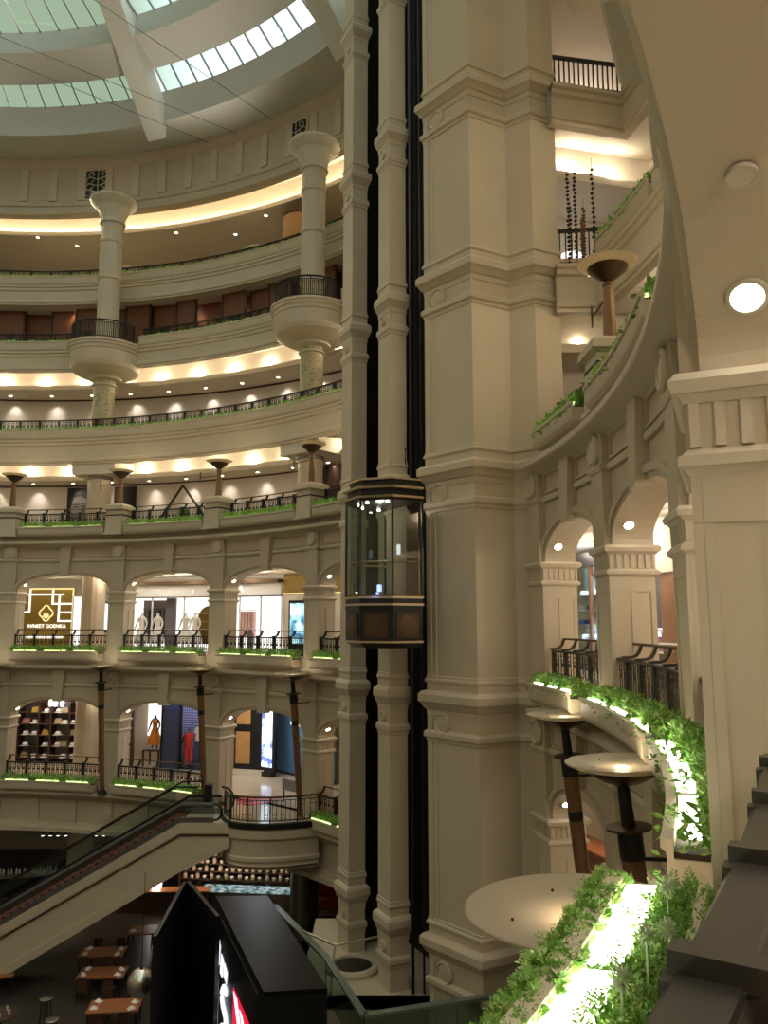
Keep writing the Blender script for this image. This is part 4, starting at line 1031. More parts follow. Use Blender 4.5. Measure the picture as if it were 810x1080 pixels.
for i in range(6):
    x, y = o8[i]; m = MB(); m.box(x - .028, x + .028, y - .028, y + .028, 1.42, 4.25); m.build('post', 'black', lc)
band(R8 + .02, 4.20, R8 + .02, 4.27, 'black', 'head_band'); band(R8 + .10, 4.27, R8 + .12, 4.33, 'brass', 'brass_band'); band(R8 - .05, 4.33, R8 - .05, 4.55, 'black', 'canopy_step'); band(R8 + .10, 4.55, R8 + .12, 4.61, 'brass', 'brass_band')
band(R8 - .12, 4.61, R8 - .12, 4.82, 'black', 'canopy_step'); band(R8 - .02, 4.82, R8 - .02, 4.87, 'brass', 'brass_band')
m = MB(); pts = [(x * .86, y * .86, 2.42) for x, y in o8[0:6]]
for p, q in zip(pts[:-1], pts[1:]): m.tube([p, q], .035, 8)
m.build('hand_rail', 'brass', lc)
for x, y in o8[1:5]:
    m = MB(); m.tube([(x * .86, y * .86, 1.46), (x * .86, y * .86, 2.42)], .018, 8); m.build('rail_post', 'brass', lc)
m = MB(); m.box(-.50, -.46, .25, 1.0, 1.46, 3.9); m.build('door', 'bronze', lc)
m = MB(); m.box(-.46, -.42, -.3, -.12, 2.75, 3.05); m.build('button_plate', 'sign_white', lc)
for x, y in ((.55, -.75), (.9, -.2), (.9, .35), (.45, .8), (-.1, -.9)):
    m = MB(); m.lathe([(.05, 4.19), (.05, 4.16), (.01, 4.155)], (x, y), 12); m.build('ceiling_spot', 'glow_spot', lc)
m = MB(); m.box(.70, .80, .80, .92, 1.55, 1.75); m.build('blue_light', 'blue_light', lc)
lamp('POINT', 'lift_light', lc.matrix_basis @ Vector((.3, 0, 3.9)), 14, (1, .9, .75), .1)
lamp('POINT', 'lift_blue', lc.matrix_basis @ Vector((1.1, 1.0, 1.5)), 1.5, (.3, .4, 1), .05)
# suspension cables and guide rails
gr = empty('guide_rail', (.9, 24.5, ZD), 0, 'black steel guide rails and cables of the lift shaft by the tower', 'rail')
m = MB(); m.box(-.08, .0, -.06, .06, 0, 44); m.box(.25, .31, -.05, .05, 0, 44); m.build('rail', 'black', gr); m = MB()
for x in (.1, .16): m.tube([(x, 0, 20), (x, 0, 44)], .015, 6)
m.build('cable', 'iron', gr)
gb = empty('shaft_handle', (.70, 24.25, 5.0), 0, 'small black loop handle on the side of the middle shaft pier', 'handle'); m = MB(); m.tube([(0, .3, 0), (-.02, .12, 0), (-.02, .1, .5), (0, .28, .5)], .02, 6); m.build('loop', 'iron', gb)

# ================================================================== LANDING AND ESCALATOR
ld = empty('landing', (0, 0, 0)); D.objects.remove(ld)
c0 = Vector(P(27.1, MA(0)))
def arc_pts(n=16):
    # curved outer edge of the landing, bulging into the hall
    e0, e1 = Vector((-7.2, 36.6)), Vector((-2.75, 34.55)); mid_ = (e0 + e1) / 2; ch = e1 - e0; nn = Vector((-ch.y, ch.x)).normalized() * -1
    if nn.dot(Vector((CX, CY)) - mid_) < 0: nn = -nn
    return [e0.lerp(e1, t / n) + nn * (1.35 * sin(pi * t / n) ** .8 if 0 < t < n else 0) + nn * .9 * (1 - t / n) * min(1, t * 3 / n) for t in range(n + 1)]
ap = arc_pts(); zf = ZB[-1] + .45
def wallpoly(prof, nm, m, parent=None, pts=None, kind=True):
    mb = MB(); poly = [(p.x, p.y) for p in (pts or ap)]
    mb.mitre(poly, prof, False)
    o = mb.build(nm, m, parent, ang=30)
    if parent is None: o['kind'] = 'structure'
    return o
backs = [Vector(P(27.3, a)) .to_2d() for a in (45.6, 52.3, 57.5)]
mb = MB(); top = [(p.x, p.y, zf) for p in ap] + [(p.x, p.y, zf) for p in backs]; bot = [(x, y, zf - 1.85) for x, y, z in top]; n = len(top)
mb.add(top + bot, [tuple(range(n)), tuple(range(2 * n - 1, n - 1, -1))]); landing = mb.build('floor_landing', 'marble', ang=0); landing['kind'] = 'structure'
wallpoly([(0, zf), (.14, zf - .02), (.14, zf - .22), (.05, zf - .26)], 'kerb', 'iron', landing)
wallpoly([(.05, zf - .26), (.08, zf - .3), (.08, zf - .62), (.0, zf - .70), (-.05, zf - .74), (-.05, zf - 1.35), (.03, zf - 1.4), (.03, zf - 1.53), (-.06, zf - 1.58), (-.06, zf - 1.68), (.0, zf - 1.72), (-.25, zf - 1.85), (-1.2, zf - 1.93)], 'fascia', 'stone_light', landing)
lr = empty('railing', (ap[8].x, ap[8].y, zf), 0, 'curved dark railing with small square loops round the escalator landing', 'railing')
ap2 = ap[2:]; loc = Vector((ap[8].x, ap[8].y))
def lv3(p, z): return (p.x - loc.x, p.y - loc.y, z)
def inset(p): return p + (Vector((backs[1].x, backs[1].y)) - p).normalized() * .08
rp = [inset(p) for p in ap2]
m = MB(); m.tube([lv3(p, 1.02) for p in rp], .045, 8); m.build('hand_rail', 'bronze', lr); m = MB(); m.tube([lv3(p, .08) for p in rp], .03, 6); m.build('bottom_rail', 'iron', lr); m = MB(); m.tube([lv3(p, .9) for p in rp], .02, 6); m.build('middle_rail', 'iron', lr)
for i, p in enumerate(rp):
    if i % 3 == 0: m = MB(); m.box(-.03, .03, -.03, .03, 0, 1.02); o = m.build('post', 'iron', lr); o.location = lv3(p, 0)
for i in range(len(rp) - 1):
    m = MB(); p, q = rp[i], rp[i + 1]
    for t in (.25, .75):
        c = p.lerp(q, t); x, y, _ = lv3(c, 0); m.box(x - .012, x + .012, y - .012, y + .012, .08, .92)
    if i % 4 != 3:
        a, b = p.lerp(q, .25), p.lerp(q, .75)
        for z in (.16, .30, .70, .84): m.bar(lv3(a, z), lv3(b, z), .02, .02)
    m.build('bar_panel', 'iron', lr)
# escalator, near side seen from the hall
es = empty('escalator', (-8.6, 34.3, zf), 0, 'cream clad escalator climbing from the dining hall to the landing', 'escalator')
EX = -8.6; SL = .545
def ez(x, z0): return z0 if x > -.0 else z0 + x * SL      # local x (0 = top bend)
XB = -13.0
def slab(zt, zb_, y0, y1, nm, m, slt=.56, slb=.575, xr=2.1, parent=es):
    mb = MB(); poly = [(xr, zt + (1.0 if nm == 'bottom_trim' else 0)), (0, zt), (XB, zt + XB * slt), (XB, zb_ + XB * slb), (.0, zb_), (xr, zb_ + (1.0 if nm in ('truss', 'bottom_trim') else 0))]
    mb.prism(poly, y1 - y0, (0, y0, 0)); return mb.build(nm, m, parent, ang=15)
slab(-.10, -2.05, .02, 1.75, 'truss', 'stone_light')
slab(-.08, -.50, -.06, .02, 'capping', 'stone_light', .56, .56); slab(-.56, -.62, -.03, .02, 'groove', 'wood_dark', .56, .56); slab(-1.72, -2.08, -.05, .02, 'bottom_trim', 'stone_light', .575, .575)
def line(z, y, w, h, nm, m, xr=1.4):
    mb = MB(); mb.bar((xr, y, z), (0, y, z - .0), w, h, (0, 1, 0)); mb.bar((0, y, z), (XB, y, z + XB * .56), w, h, (0, 1, 0)); return mb.build(nm, m, es)
line(.0, .03, .26, .10, 'skirt_near', 'steel'); line(.0, 1.70, .26, .10, 'skirt_far', 'steel')
for y, nm in ((.10, 'glass_near'), (1.62, 'glass_far')):
    mb = MB(); mb.add([(1.4, y, .0), (0, y, 0), (XB, y, XB * .56), (XB, y, XB * .56 + .62), (0, y, .62), (1.4, y, .62)], [(0, 1, 4, 5), (1, 2, 3, 4)]); mb.build(nm, 'glass_green', es, ang=0)
line(.66, .10, .10, .10, 'hand_rail', 'grey_cloth'); line(.66, 1.62, .10, .10, 'hand_rail', 'black')
s0 = None
for i in range(40):
    if s0 is None: m = MB(); m.box(-.36, .0, .28, 1.44, -.20, 0); s0 = m.build('step', 'seat_red', es); o = s0
    else: o = s0.copy(); COL.objects.link(o)
    x = -.1 - i * .315; o.location = (x, 0, .0 + (x) * .56 + .05)
m = MB(); pts = [(1.4 + .33 * cos(t * pi / 8 - pi / 2), .10, .33 + .33 * sin(t * pi / 8 - pi / 2)) for t in range(9)]; m.tube(pts, .05, 8); m.build('hand_rail_end', 'black', es)
es2 = empty('escalator', (-9.6, 37.3, zf), 0, 'darker second escalator behind the cream one, with thin hand rails', 'escalator')
mb = MB(); mb.prism([(1, -.1), (0, -.1), (XB, -.1 + XB * .56), (XB, -.9 + XB * .56), (0, -.9), (1, -.6)], 1.4, (0, 0, 0)); mb.build('truss', 'wood_dark', es2, ang=15)
for y in (.05, 1.35):
    mb = MB(); mb.bar((1.0, y, .75), (0, y, .75), .07, .07); mb.bar((0, y, .75), (XB, y, .75 + XB * .56), .07, .07); mb.build('hand_rail', 'black', es2)
mb = MB(); mb.add([(0, .05, -.1), (XB, .05, XB * .56 - .1), (XB, .05, XB * .56 + .7), (0, .05, .7)], [(0, 1, 2, 3)]); mb.build('glass_near', 'glass_green', es2, ang=0)
ec = empty('newel_cabinet', (-7.55, 36.2, zf), 0, 'black control newel and round rail end at the top of the escalator', 'cabinet')
m = MB(); m.box(-.45, -.1, -.2, .2, 0, 1.1); m.build('cabinet_body', 'black', ec); m = MB(); m.tube([(.35 + .55 * cos(radians(t)), -.3, .5 + .55 * sin(radians(t))) for t in range(-90, 100, 15)], .05, 8); m.build('rail_loop', 'black', ec)

# ================================================================== DINING HALL
# black signage kiosk: V of tall boards and a long box with a lit sign
KZ = -9.0
kb = empty('black_hoarding', (-6.9, 28.7, ZD), 0, 'tall black V shaped hoarding left of the illuminated sign box', 'hoarding')
def board(p, q, zt, th=.12):
    m = MB(); p, q = Vector(p), Vector(q); d = (q - p).normalized(); n_ = Vector((d.y, -d.x)); 
    m.add([(a.x, a.y, z) for z in (0, zt) for a in (p, q, q + n_ * th, p + n_ * th)], [(0, 1, 2, 3), (7, 6, 5, 4), (0, 1, 5, 4), (1, 2, 6, 5), (2, 3, 7, 6), (3, 0, 4, 7)]); return m
board((0, 0), (.35, -4.8), KZ - ZD).build('left_board', 'black', kb); board((1.75, -3.3), (0, 0), KZ - ZD).build('right_board', 'black', kb)
m = MB(); m.bar((0, -.06, 0), (0, -.06, KZ - ZD), .08, .08); m.build('corner_post', 'iron', kb)
sb = empty('sign_box', (-4.7, 27.2, ZD), 0, 'long black sign box with glossy top and lit red and white lettering', 'sign')
fl, fr, nl, nr = Vector((-.86, 0)), Vector((.86, .05)), Vector((1.75, -6.7)), Vector((3.3, -6.5))
def hull(z0, z1, nm, mm, gr=0):
    m = MB(); p = [fl, fr, nr, nl]; m.add([(a.x, a.y, z) for z in (z0, z1) for a in p], [(0, 1, 2, 3), (7, 6, 5, 4), (0, 1, 5, 4), (1, 2, 6, 5), (2, 3, 7, 6), (3, 0, 4, 7)]); return m.build(nm, mm, sb, ang=10)
H = KZ - ZD
hull(0, H - .12, 'body', 'black'); hull(H - .12, H, 'glossy_top', 'dark_gloss')
ld_ = (nl - fl).normalized(); ln = Vector((ld_.y, -ld_.x)); ln = ln if ln.x < 0 else -ln
def on_face(poly, nm, m):
    mb = MB(); mb.prism(poly, .03, (fl.x, fl.y, 0), (ld_.x, ld_.y, 0), (0, 0, 1), (ln.x, ln.y, 0)); return mb.build(nm, m, sb, ang=10)
scr = on_face([(1.2, .4), (6.6, .4), (6.6, H - .3), (1.2, H - .3)], 'screen', 'black')
def on_face2(poly, nm, m):
    mb = MB(); mb.prism(poly, .05, (fl.x, fl.y, 0), (ld_.x, ld_.y, 0), (0, 0, 1), (ln.x, ln.y, 0)); return mb.build(nm, m, scr, ang=10)
# lettering seen edge-on: an italic white word, a P-like stroke pair and an S, a red square with a white slash
for pts in ([(.9, 4.45), (1.25, 4.45), (1.35, 5.05), (1.0, 5.1)], [(1.4, 4.3), (1.8, 4.3), (1.95, 4.85), (1.55, 4.9)], [(2.0, 4.45), (2.5, 4.4), (2.6, 4.75), (2.1, 4.85)]): on_face2(pts, 'white_letter', 'sign_white')
on_face2([(.75, .8), (1.2, .8), (.75, 3.9), (.5, 3.9)], 'white_letter', 'sign_white')
m = MB(); path = [Vector((fl.x, fl.y, 0)) + Vector((ld_.x, ld_.y, 0)) * x + Vector((0, 0, z)) + Vector((ln.x, ln.y, 0)) * .04 for x, z in
    [(2.45 + .42 * cos(radians(60 + t * 10)), 3.95 + .30 * sin(radians(60 + t * 10))) for t in range(21)] + [(2.45 + .42 * cos(radians(80 - t * 10)), 3.30 + .33 * sin(radians(80 - t * 10))) for t in range(24)]]
m.tube(path, .10, 6); m.build('white_letter', 'sign_white', scr)
rs = on_face2([(3.6, 1.2), (6.2, 1.2), (6.2, 4.75), (3.6, 4.75)], 'red_square', 'sign_red')
for pts in ([(3.7, 4.7), (4.2, 4.7), (6.15, 3.3), (6.15, 2.6)], [(3.75, 2.0), (4.1, 3.2), (5.2, 1.6), (4.6, 1.4)], [(4.6, 4.6), (5.0, 4.6), (6.1, 4.0), (6.1, 3.7)]):
    mb = MB(); mb.prism(pts, .07, (fl.x, fl.y, 0), (ld_.x, ld_.y, 0), (0, 0, 1), (ln.x, ln.y, 0)); mb.build('white_slash', 'sign_white', rs, ang=10)
# glass balustrade, platform with round pit
pf = MB(); pf.box(-2.7, 3.6, 24.2, 30.5, -11.1, -10.8); pf.box(-2.7, 3.6, 30.3, 30.5, ZD, -10.8); pf.box(-2.7, -2.5, 24.2, 30.5, ZD, -10.8); pf.box(-2.7, 3.6, 24.2, 24.4, ZD, -10.8); o = pf.build('floor_platform', 'stone', ang=10); o['kind'] = 'structure'
pit = empty('lift_pit', (-.98, 26.15, -10.8), 0, 'round raised lift buffer ring with dark centre at the foot of the shaft', 'pit'); m = MB(); m.lathe([(.62, 0), (.85, 0), (.85, .10), (.80, .16), (.64, .16), (.6, .02)], n=40); m.build('rim', 'stone', pit); m = MB(); m.lathe([(.63, .02), (.62, .08), (.01, .09)], n=36); m.build('dark_cover', 'black', pit)
gb = empty('glass_balustrade', (-.5, 21.0, -10.8), 0, 'greenish glass balustrade with thick top edge round the lift platform', 'balustrade')
for p, q in (((-3.3, 7.6), (-1.2, 3.4)), ((-1.2, 3.4), (0, 0)), ((0, 0), (2.4, .75)), ((2.4, .75), (4.2, 1.3))):
    m = MB(); p, q = Vector(p), Vector(q); d = (q - p).normalized(); m.bar((p.x, p.y, .5), (q.x, q.y, .5), .04, 1.0); m.build('glass_panel', 'glass_green', gb, ang=0)
    m = MB(); m.bar((p.x, p.y, 1.03), (q.x, q.y, 1.03), .20, .07); m.build('top_edge', 'edge_green', gb)
mb = MB(); g_ = empty('hand_rail', (-1.45, 24.8, -10.8), 0, 'bent steel tube hand rail in front of the lift pit', 'rail'); mb.tube([(-1.1, 1.1, 1.2), (0, 0, 1.2), (1.42, .75, 1.2)], .035, 8); mb.build('tube', 'rail_steel', g_); mb = MB(); mb.tube([(0, 0, 1.2), (-.08, -.35, .5), (-.1, -.5, 0)], .04, 8); mb.build('post', 'rail_steel', g_)
# ---- tables, chairs, napkins
def table(l, w):
    g = empty('dining_table'); m = MB(); m.box(-l / 2, l / 2, -w / 2, w / 2, .70, .76); m.build('table_top', 'wood_table', g)
    l0 = None
    for sx in (-1, 1):
        for sy in (-1, 1):
            if l0 is None: m = MB(); m.box(-.03, .03, -.03, .03, 0, .70); l0 = m.build('leg', 'black', g); o = l0
            else: o = l0.copy(); COL.objects.link(o)
            o.location = (sx * (l / 2 - .08), sy * (w / 2 - .08), 0)
    return g
def chair():
    g = empty('dining_chair'); m = MB(); m.box(-.22, .22, -.22, .22, .42, .48); m.build('seat', 'wood_dark', g); m = MB(); m.frustum((-.20, 0), .48, .95, .025, .21, .02, .19); m.build('backrest', 'wood_dark', g)
    l0 = None
    for sx in (-1, 1):
        for sy in (-1, 1):
            if l0 is None: m = MB(); m.frustum((0, 0), 0, .42, .016, .016, .024, .024); l0 = m.build('leg', 'black', g); o = l0
            else: o = l0.copy(); COL.objects.link(o)
            o.location = (sx * .19, sy * .19, 0)
    return g
def napkin():
    g = empty('napkin'); m = MB(); m.add([(-.14, -.10, 0), (.14, -.10, 0), (.05, 0, .10), (.14, .10, 0), (-.14, .10, 0), (-.05, 0, .10)], [(0, 1, 2, 5), (5, 2, 3, 4), (0, 5, 4), (1, 3, 2)]); m.build('folded_cloth', 'napkin', g, ang=0); return g
t0 = table(1.9, 1.05); c0_, n0 = chair(), napkin()
TT = [((-10.15, 31.6), .12, 'nearest table left of the black hoarding', 2), ((-12.3, 36.4), .05, 'farther of the two small tables by the mirror ball', 2), ((-11.6, 34.4), .05, 'nearer of the two small tables by the mirror ball', 2), ((-11.0, 38.9), .05, 'table half behind the black hoarding', 1), ((-1.75, 38.8), .2, 'table beside the right dining-hall column', 1), ((-16.2, 34.2), .4, 'table in the dark under the escalator', 0)]
ci = ni = 0
for i, ((x, y), rz, lab, nn) in enumerate(TT):
    o = t0 if i == 0 else copy_tree(t0); o.location = (x, y, ZD); o.rotation_euler[2] = rz; tag(o, 'red-brown wooden dining table, ' + lab, 'table', 'dining tables')
    for sx, sy, r in ((-.5, .8, -pi / 2), (.5, .8, -pi / 2), (-.5, -.8, pi / 2), (.5, -.8, pi / 2)):
        if i in (3, 4) and sx < 0: continue
        if i == 5: continue
        c = c0_ if ci == 0 else copy_tree(c0_); ci += 1
        c.location = (x + sx * cos(rz) - sy * sin(rz), y + sx * sin(rz) + sy * cos(rz), ZD); c.rotation_euler[2] = rz + r
        tag(c, 'dark chair at the %s, %s seat, %s side' % (lab.replace('nearer of the two small tables by','nearer small table by').replace('farther of the two small tables by','farther small table by'), 'left' if sx < 0 else 'right', 'far' if sy > 0 else 'near'), 'chair', 'chairs in the dining hall')
    for k in range(nn * 2):
        n_ = n0 if ni == 0 else copy_tree(n0); ni += 1
        dx, dy = ((-.7, -.25), (.7, .25), (-.7, .3), (.7, -.25))[k]
        n_.location = (x + dx, y + dy, ZD + .76); n_.rotation_euler[2] = random.uniform(0, 3); tag(n_, 'white folded napkin on the %s, %s' % (lab.replace('nearer of the two small tables by','nearer small table by').replace('farther of the two small tables by','farther small table by'), ('left end', 'right end', 'left end, far side', 'right end, near side')[k]), 'napkin', 'napkins on the dining tables')
for i, (x, y, l) in enumerate(((-12.9, 32.0, 'tall stool with pale seat left of the nearest table'), (-12.0, 30.4, 'tall stool at the bottom edge left of the nearest table'))):
    g = empty('bar_stool', (x, y, ZD), 0, l, 'stool'); m = MB(); m.lathe([(.24, .78), (.25, .83), (.2, .85), (.02, .86)], n=24); m.build('seat', 'steel', g)
    for k in range(4): m = MB(); m.bar((.14 * cos(k * pi / 2 + .7), .14 * sin(k * pi / 2 + .7), .8), (.22 * cos(k * pi / 2 + .7), .22 * sin(k * pi / 2 + .7), 0), .03, .03); m.build('leg', 'black', g)
g = empty('round_table', (-14.1, 30.9, ZD), 0, 'round dark table with glasses at the bottom left corner', 'table'); m = MB(); m.lathe([(.55, .72), (.6, .74), (.6, .77), (.02, .78)], n=36); m.build('table_top', 'wood_dark', g); m = MB(); m.lathe([(.3, 0), (.3, .03), (.05, .08), (.05, .72)], n=20); m.build('pedestal_leg', 'black', g)
for i in range(5):
    g = empty('drinking_glass', (-14.1 + .3 * cos(i * 1.25), 30.9 + .3 * sin(i * 1.25), ZD + .78), 0, 'clear drinking glass on the round corner table, %s' % ('right', 'far right', 'far left', 'left', 'near')[i], 'glass', 'glasses on the round table'); m = MB(); m.lathe([(.04, 0), (.05, .14), (.042, .14), (.034, .01)], n=14); m.build('bowl', 'white_gloss', g)
# long counter with lantern, mirror ball
g = empty('bar_counter', (-12.4, 43.4, ZD), .02, 'long red wooden counter beneath the escalator with a white lantern', 'counter'); m = MB(); m.box(-3.2, 3.2, -.4, .4, 1.0, 1.08); m.build('counter_top', 'wood_table', g); m = MB(); m.box(-3.1, 3.1, -.3, .35, 0, 1.0); m.build('front', 'wood_dark', g)
g = empty('lantern', (-12.0, 43.3, ZD + 1.08), 0, 'glowing white lantern standing on the long red counter', 'lantern'); m = MB(); m.lathe([(.1, 0), (.26, .1), (.30, .35), (.26, .62), (.1, .7)], n=20); m.build('shade', 'glow_white', g); m = MB(); m.lathe([(.12, -.0), (.12, .04), (.05, .05)], n=16); m.build('foot', 'iron', g)
mbz = (-8.35, 28.7, -12.3)
g = empty('mirror_ball', mbz, 0, 'silver mirror ball hanging left of the black hoarding', 'ball'); m = MB()
m.ball((0, 0, 0), .47, 32, 20); o = m.build('ball', 'mirror', g, ang=0); m = MB(); m.lathe([(.06, .46), (.06, .54), (.02, .55)], n=12); m.tube([(0, 0, .5), (0, 0, 3.6)], .012, 5); m.build('cord', 'iron', g)
# bar at the far left with bottles, pendants in a row
g = empty('bar_counter', (-20.6, 45.8, ZD), .15, 'pale lit bar counter in the dark far left', 'counter'); m = MB(); m.box(-2.6, 2.6, -.4, .4, 1.0, 1.1); m.build('counter_top', 'steel', g); m = MB(); m.box(-2.5, 2.5, -.3, .35, 0, 1.0); m.build('front', 'dark_gloss', g)
bt = empty('bottle'); m = MB(); m.lathe([(.05, 0), (.055, .02), (.055, .2), (.02, .27), (.018, .34), (.002, .35)], n=12); m.build('glass_body', 'bottle_glass', bt); m = MB(); m.lathe([(.022, .33), (.022, .37), (.002, .375)], n=10); m.build('cap', 'steel', bt)
for i in range(22):
    o = bt if i == 0 else copy_tree(bt); x = -2.3 + i * .21; o.location = (-20.6 + x * cos(.15), 45.8 + x * sin(.15) + .12 * (i % 2), ZD + 1.1); tag(o, 'pale bottle standing on the far left bar counter', 'bottle', 'bottles on the far left bar')
pl = empty('pendant_lamp'); m = MB(); m.tube([(0, 0, 0), (0, 0, 2.0)], .01, 5); m.build('cord', 'iron', pl); m = MB(); m.lathe([(.13, -.06), (.11, .05), (.03, .1)], n=16); m.build('shade', 'steel', pl); m = MB(); m.lathe([(.10, -.07), (.08, -.09), (.01, -.1)], n=12); m.build('bulb', 'glow_white', pl)
for i in range(10):
    o = pl if i == 0 else copy_tree(pl); o.location = (-20.6 + i * .46, 49.2, -12.75); tag(o, 'small pendant lamp in the row over the far left bar', 'lamp', 'pendant lamps over the far left bar')
# lit display counter and shelf of jars under the landing
g = empty('display_counter', (-7.3, 44.2, ZD), -.1, 'icy white lit glass display counter under the landing', 'counter'); m = MB(); m.box(-2.6, 2.6, -.6, .6, 0, .8); m.build('plinth', 'steel', g); m = MB(); m.box(-2.5, 2.5, -.5, .5, .8, .86); m.build('lit_bed', 'ice', g)
m = MB(); m.box(-2.6, 2.6, -.6, -.57, .8, 1.2); m.box(-2.6, 2.6, -.6, .6, 1.2, 1.23); m.build('glass_cover', 'glass', g)
sh = empty('shelf_unit', (-8.0, 45.5, ZD), -.1, 'stepped shelf unit crowded with jars and cups under the landing', 'shelf')
for i in range(4): m = MB(); m.box(-3.4, 3.4, i * .22 - .2, i * .22 + .05, .9 + i * .34, .94 + i * .34); m.build('shelf_board', 'wood_dark', sh)
m = MB(); m.box(-3.4, -3.3, -.3, 1.1, 0, 2.2); m.build('side_panel', 'wood_dark', sh); m = MB(); m.box(3.3, 3.4, -.3, 1.1, 0, 2.2); m.build('side_panel', 'wood_dark', sh)
jars = []
for nm, prof in (('jar', [(.09, 0), (.11, .03), (.11, .2), (.08, .25), (.08, .28), (.01, .29)]), ('cup', [(.05, 0), (.08, .02), (.10, .14), (.09, .14), (.04, .03)])):
    g = empty(nm); m = MB(); m.lathe(prof, n=14); m.build('body', 'white_gloss' if nm == 'cup' else 'beige_column', g); m = MB()
    if nm == 'jar': m.lathe([(.085, .27), (.085, .31), (.01, .32)], n=14); m.build('lid', 'steel', g)
    else: m.tube([(.08, 0, .11), (.14, 0, .1), (.14, 0, .05), (.07, 0, .04)], .012, 6); m.build('handle', 'white_gloss', g)
    jars.append(g)
fi = [0, 0]
for i in range(4):
    for j in range(17):
        t = (i + j) % 2; o = jars[t] if fi[t] == 0 else copy_tree(jars[t]); fi[t] += 1
        x, y = -3.1 + j * .385 + random.uniform(-.05, .05), i * .22 - .08; o.location = (-8.0 + x * cos(-.1) - y * sin(-.1), 45.5 + x * sin(-.1) + y * cos(-.1), ZD + .94 + i * .34); o.rotation_euler[2] = random.uniform(0, 6)
        tag(o, ('beige lidded jar' if t == 0 else 'white cup') + ' on the crowded shelf unit under the landing', 'jar' if t == 0 else 'cup', 'jars on the shelf unit' if t == 0 else 'cups on the shelf unit')
rb = empty('red_booth', (-3.6, 44.0, ZD), 0, 'dark red padded booth behind the right dining-hall column', 'booth'); m = MB(); m.box(-1.2, 1.4, -.5, .3, 0, .5); m.build('seat', 'seat_red', rb); m = MB(); m.box(-1.2, 1.4, .3, .55, 0, 2.5); m.build('backrest', 'red', rb)
for x, y, e in ((-10.2, 31.6, 40), (-12, 35.4, 50), (-9, 44, 90), (-19.5, 45.5, 60), (-3, 40, 60), (-14, 43, 30), (-9.5, 44.6, 260), (-6.5, 44.6, 260), (-16.5, 42, 90)):
    lamp('SPOT', 'dining_fill_spot', (x, y, -11), e * .8, (1, .74, .50), .1, spot=100)  # spots added to lift tables, shelves and column out of the dark
# ================================================================== SHOPS
TXT = (pi / 2, 0, -pi / 2)
F0 = ZB[0] + .45; F1 = ZB[-1] + .45
def front(name, a, r, z, label, cat): return empty(name, P(r, a, z), radians(a), label, cat)
def bx(parent, nm, m, *b, **k): q = MB(); q.box(*b); return q.build(nm, m, parent, **k)
# gold boutique sign wall
bs = front('boutique_sign', 86.75, 31.5, F0, 'gold boutique wall reading AVNEET GOENKA with white line pattern', 'sign')
bx(bs, 'gold_wall', 'gold_panel', 0, .2, -1.55, 1.65, 0, 3.62)
def strip(y0, y1, z0, z1, m='glow_letter', nm='light_line', p=bs): return bx(p, nm, m, -.05, 0, min(y0, y1), max(y0, y1), min(z0, z1), max(z0, z1))
for s_ in ((1.12, 1.22, 2.15, 3.55), (1.22, 1.5, 2.15, 2.24), (-.95, 1.3, 3.20, 3.30), (-.30, -.20, 2.68, 3.55), (-1.45, -.2, 2.64, 2.74), (-.72, -.62, 1.62, 3.28), (-1.45, -.65, 2.12, 2.22), (-1.45, -.62, 1.60, 1.70)): strip(*s_)
strip(-1.55, 1.2, 3.55, 3.64, 'glow_gold', 'edge_light'); strip(-1.56, -1.48, .1, 3.6, 'glow_gold', 'edge_light')
bx(bs, 'bench_light', 'glow_letter', -.25, 0, -1.0, 1.2, .62, .74)
text_obj('sign_lettering', 'AVNEET GOENKA', .30, 'glow_letter', bs, (-.05, .05, 1.34), TXT, .015)
lg = MB(); lg.tube([(-.05, .1 + .38 * cos(t * pi / 12) * (1 + .14 * cos(4 * t * pi / 12)), 2.12 + .42 * sin(t * pi / 12) * (1 + .14 * cos(4 * t * pi / 12))) for t in range(25)], .045, 6)
lg.prism([(-.2, -.05), (-.1, .18), (0, .02), (.1, .18), (.2, -.05), (0, -.22)], .03, (-.06, .1, 1.98), (0, -1, 0), (0, 0, 1), (1, 0, 0)); lg.build('emblem', 'glow_gold', bs)
wd = front('white_door', 83.3, 31.5, F0, 'bright white door panel between the gold sign and the pale column', 'door'); bx(wd, 'panel', 'shop_glow', 0, .1, -.28, .28, 0, 3.1); bx(wd, 'frame', 'white_gloss', -.06, .12, -.36, -.28, 0, 3.15); bx(wd, 'frame', 'white_gloss', -.06, .12, .28, .36, 0, 3.15)  # the door panel's brightness is put into its emission
rm = front('round_mirror', 80.2, 31.4, F0 + 1.9, 'black framed round mirror right of the pale arcade column', 'mirror'); m = MB(); m.lathe([(.95, 0), (.95, .06), (.82, .06), (.82, 0)], n=36, axis=(-1, 0, 0), base=(0, 0, 0)); m.build('frame', 'black', rm); m = MB(); m.lathe([(.83, .0), (.83, .02), (.01, .021)], n=30, axis=(-1, 0, 0), base=(0, 0, 0)); m.build('face', 'shop_glow', rm)  # mirror face made bright by its own emission
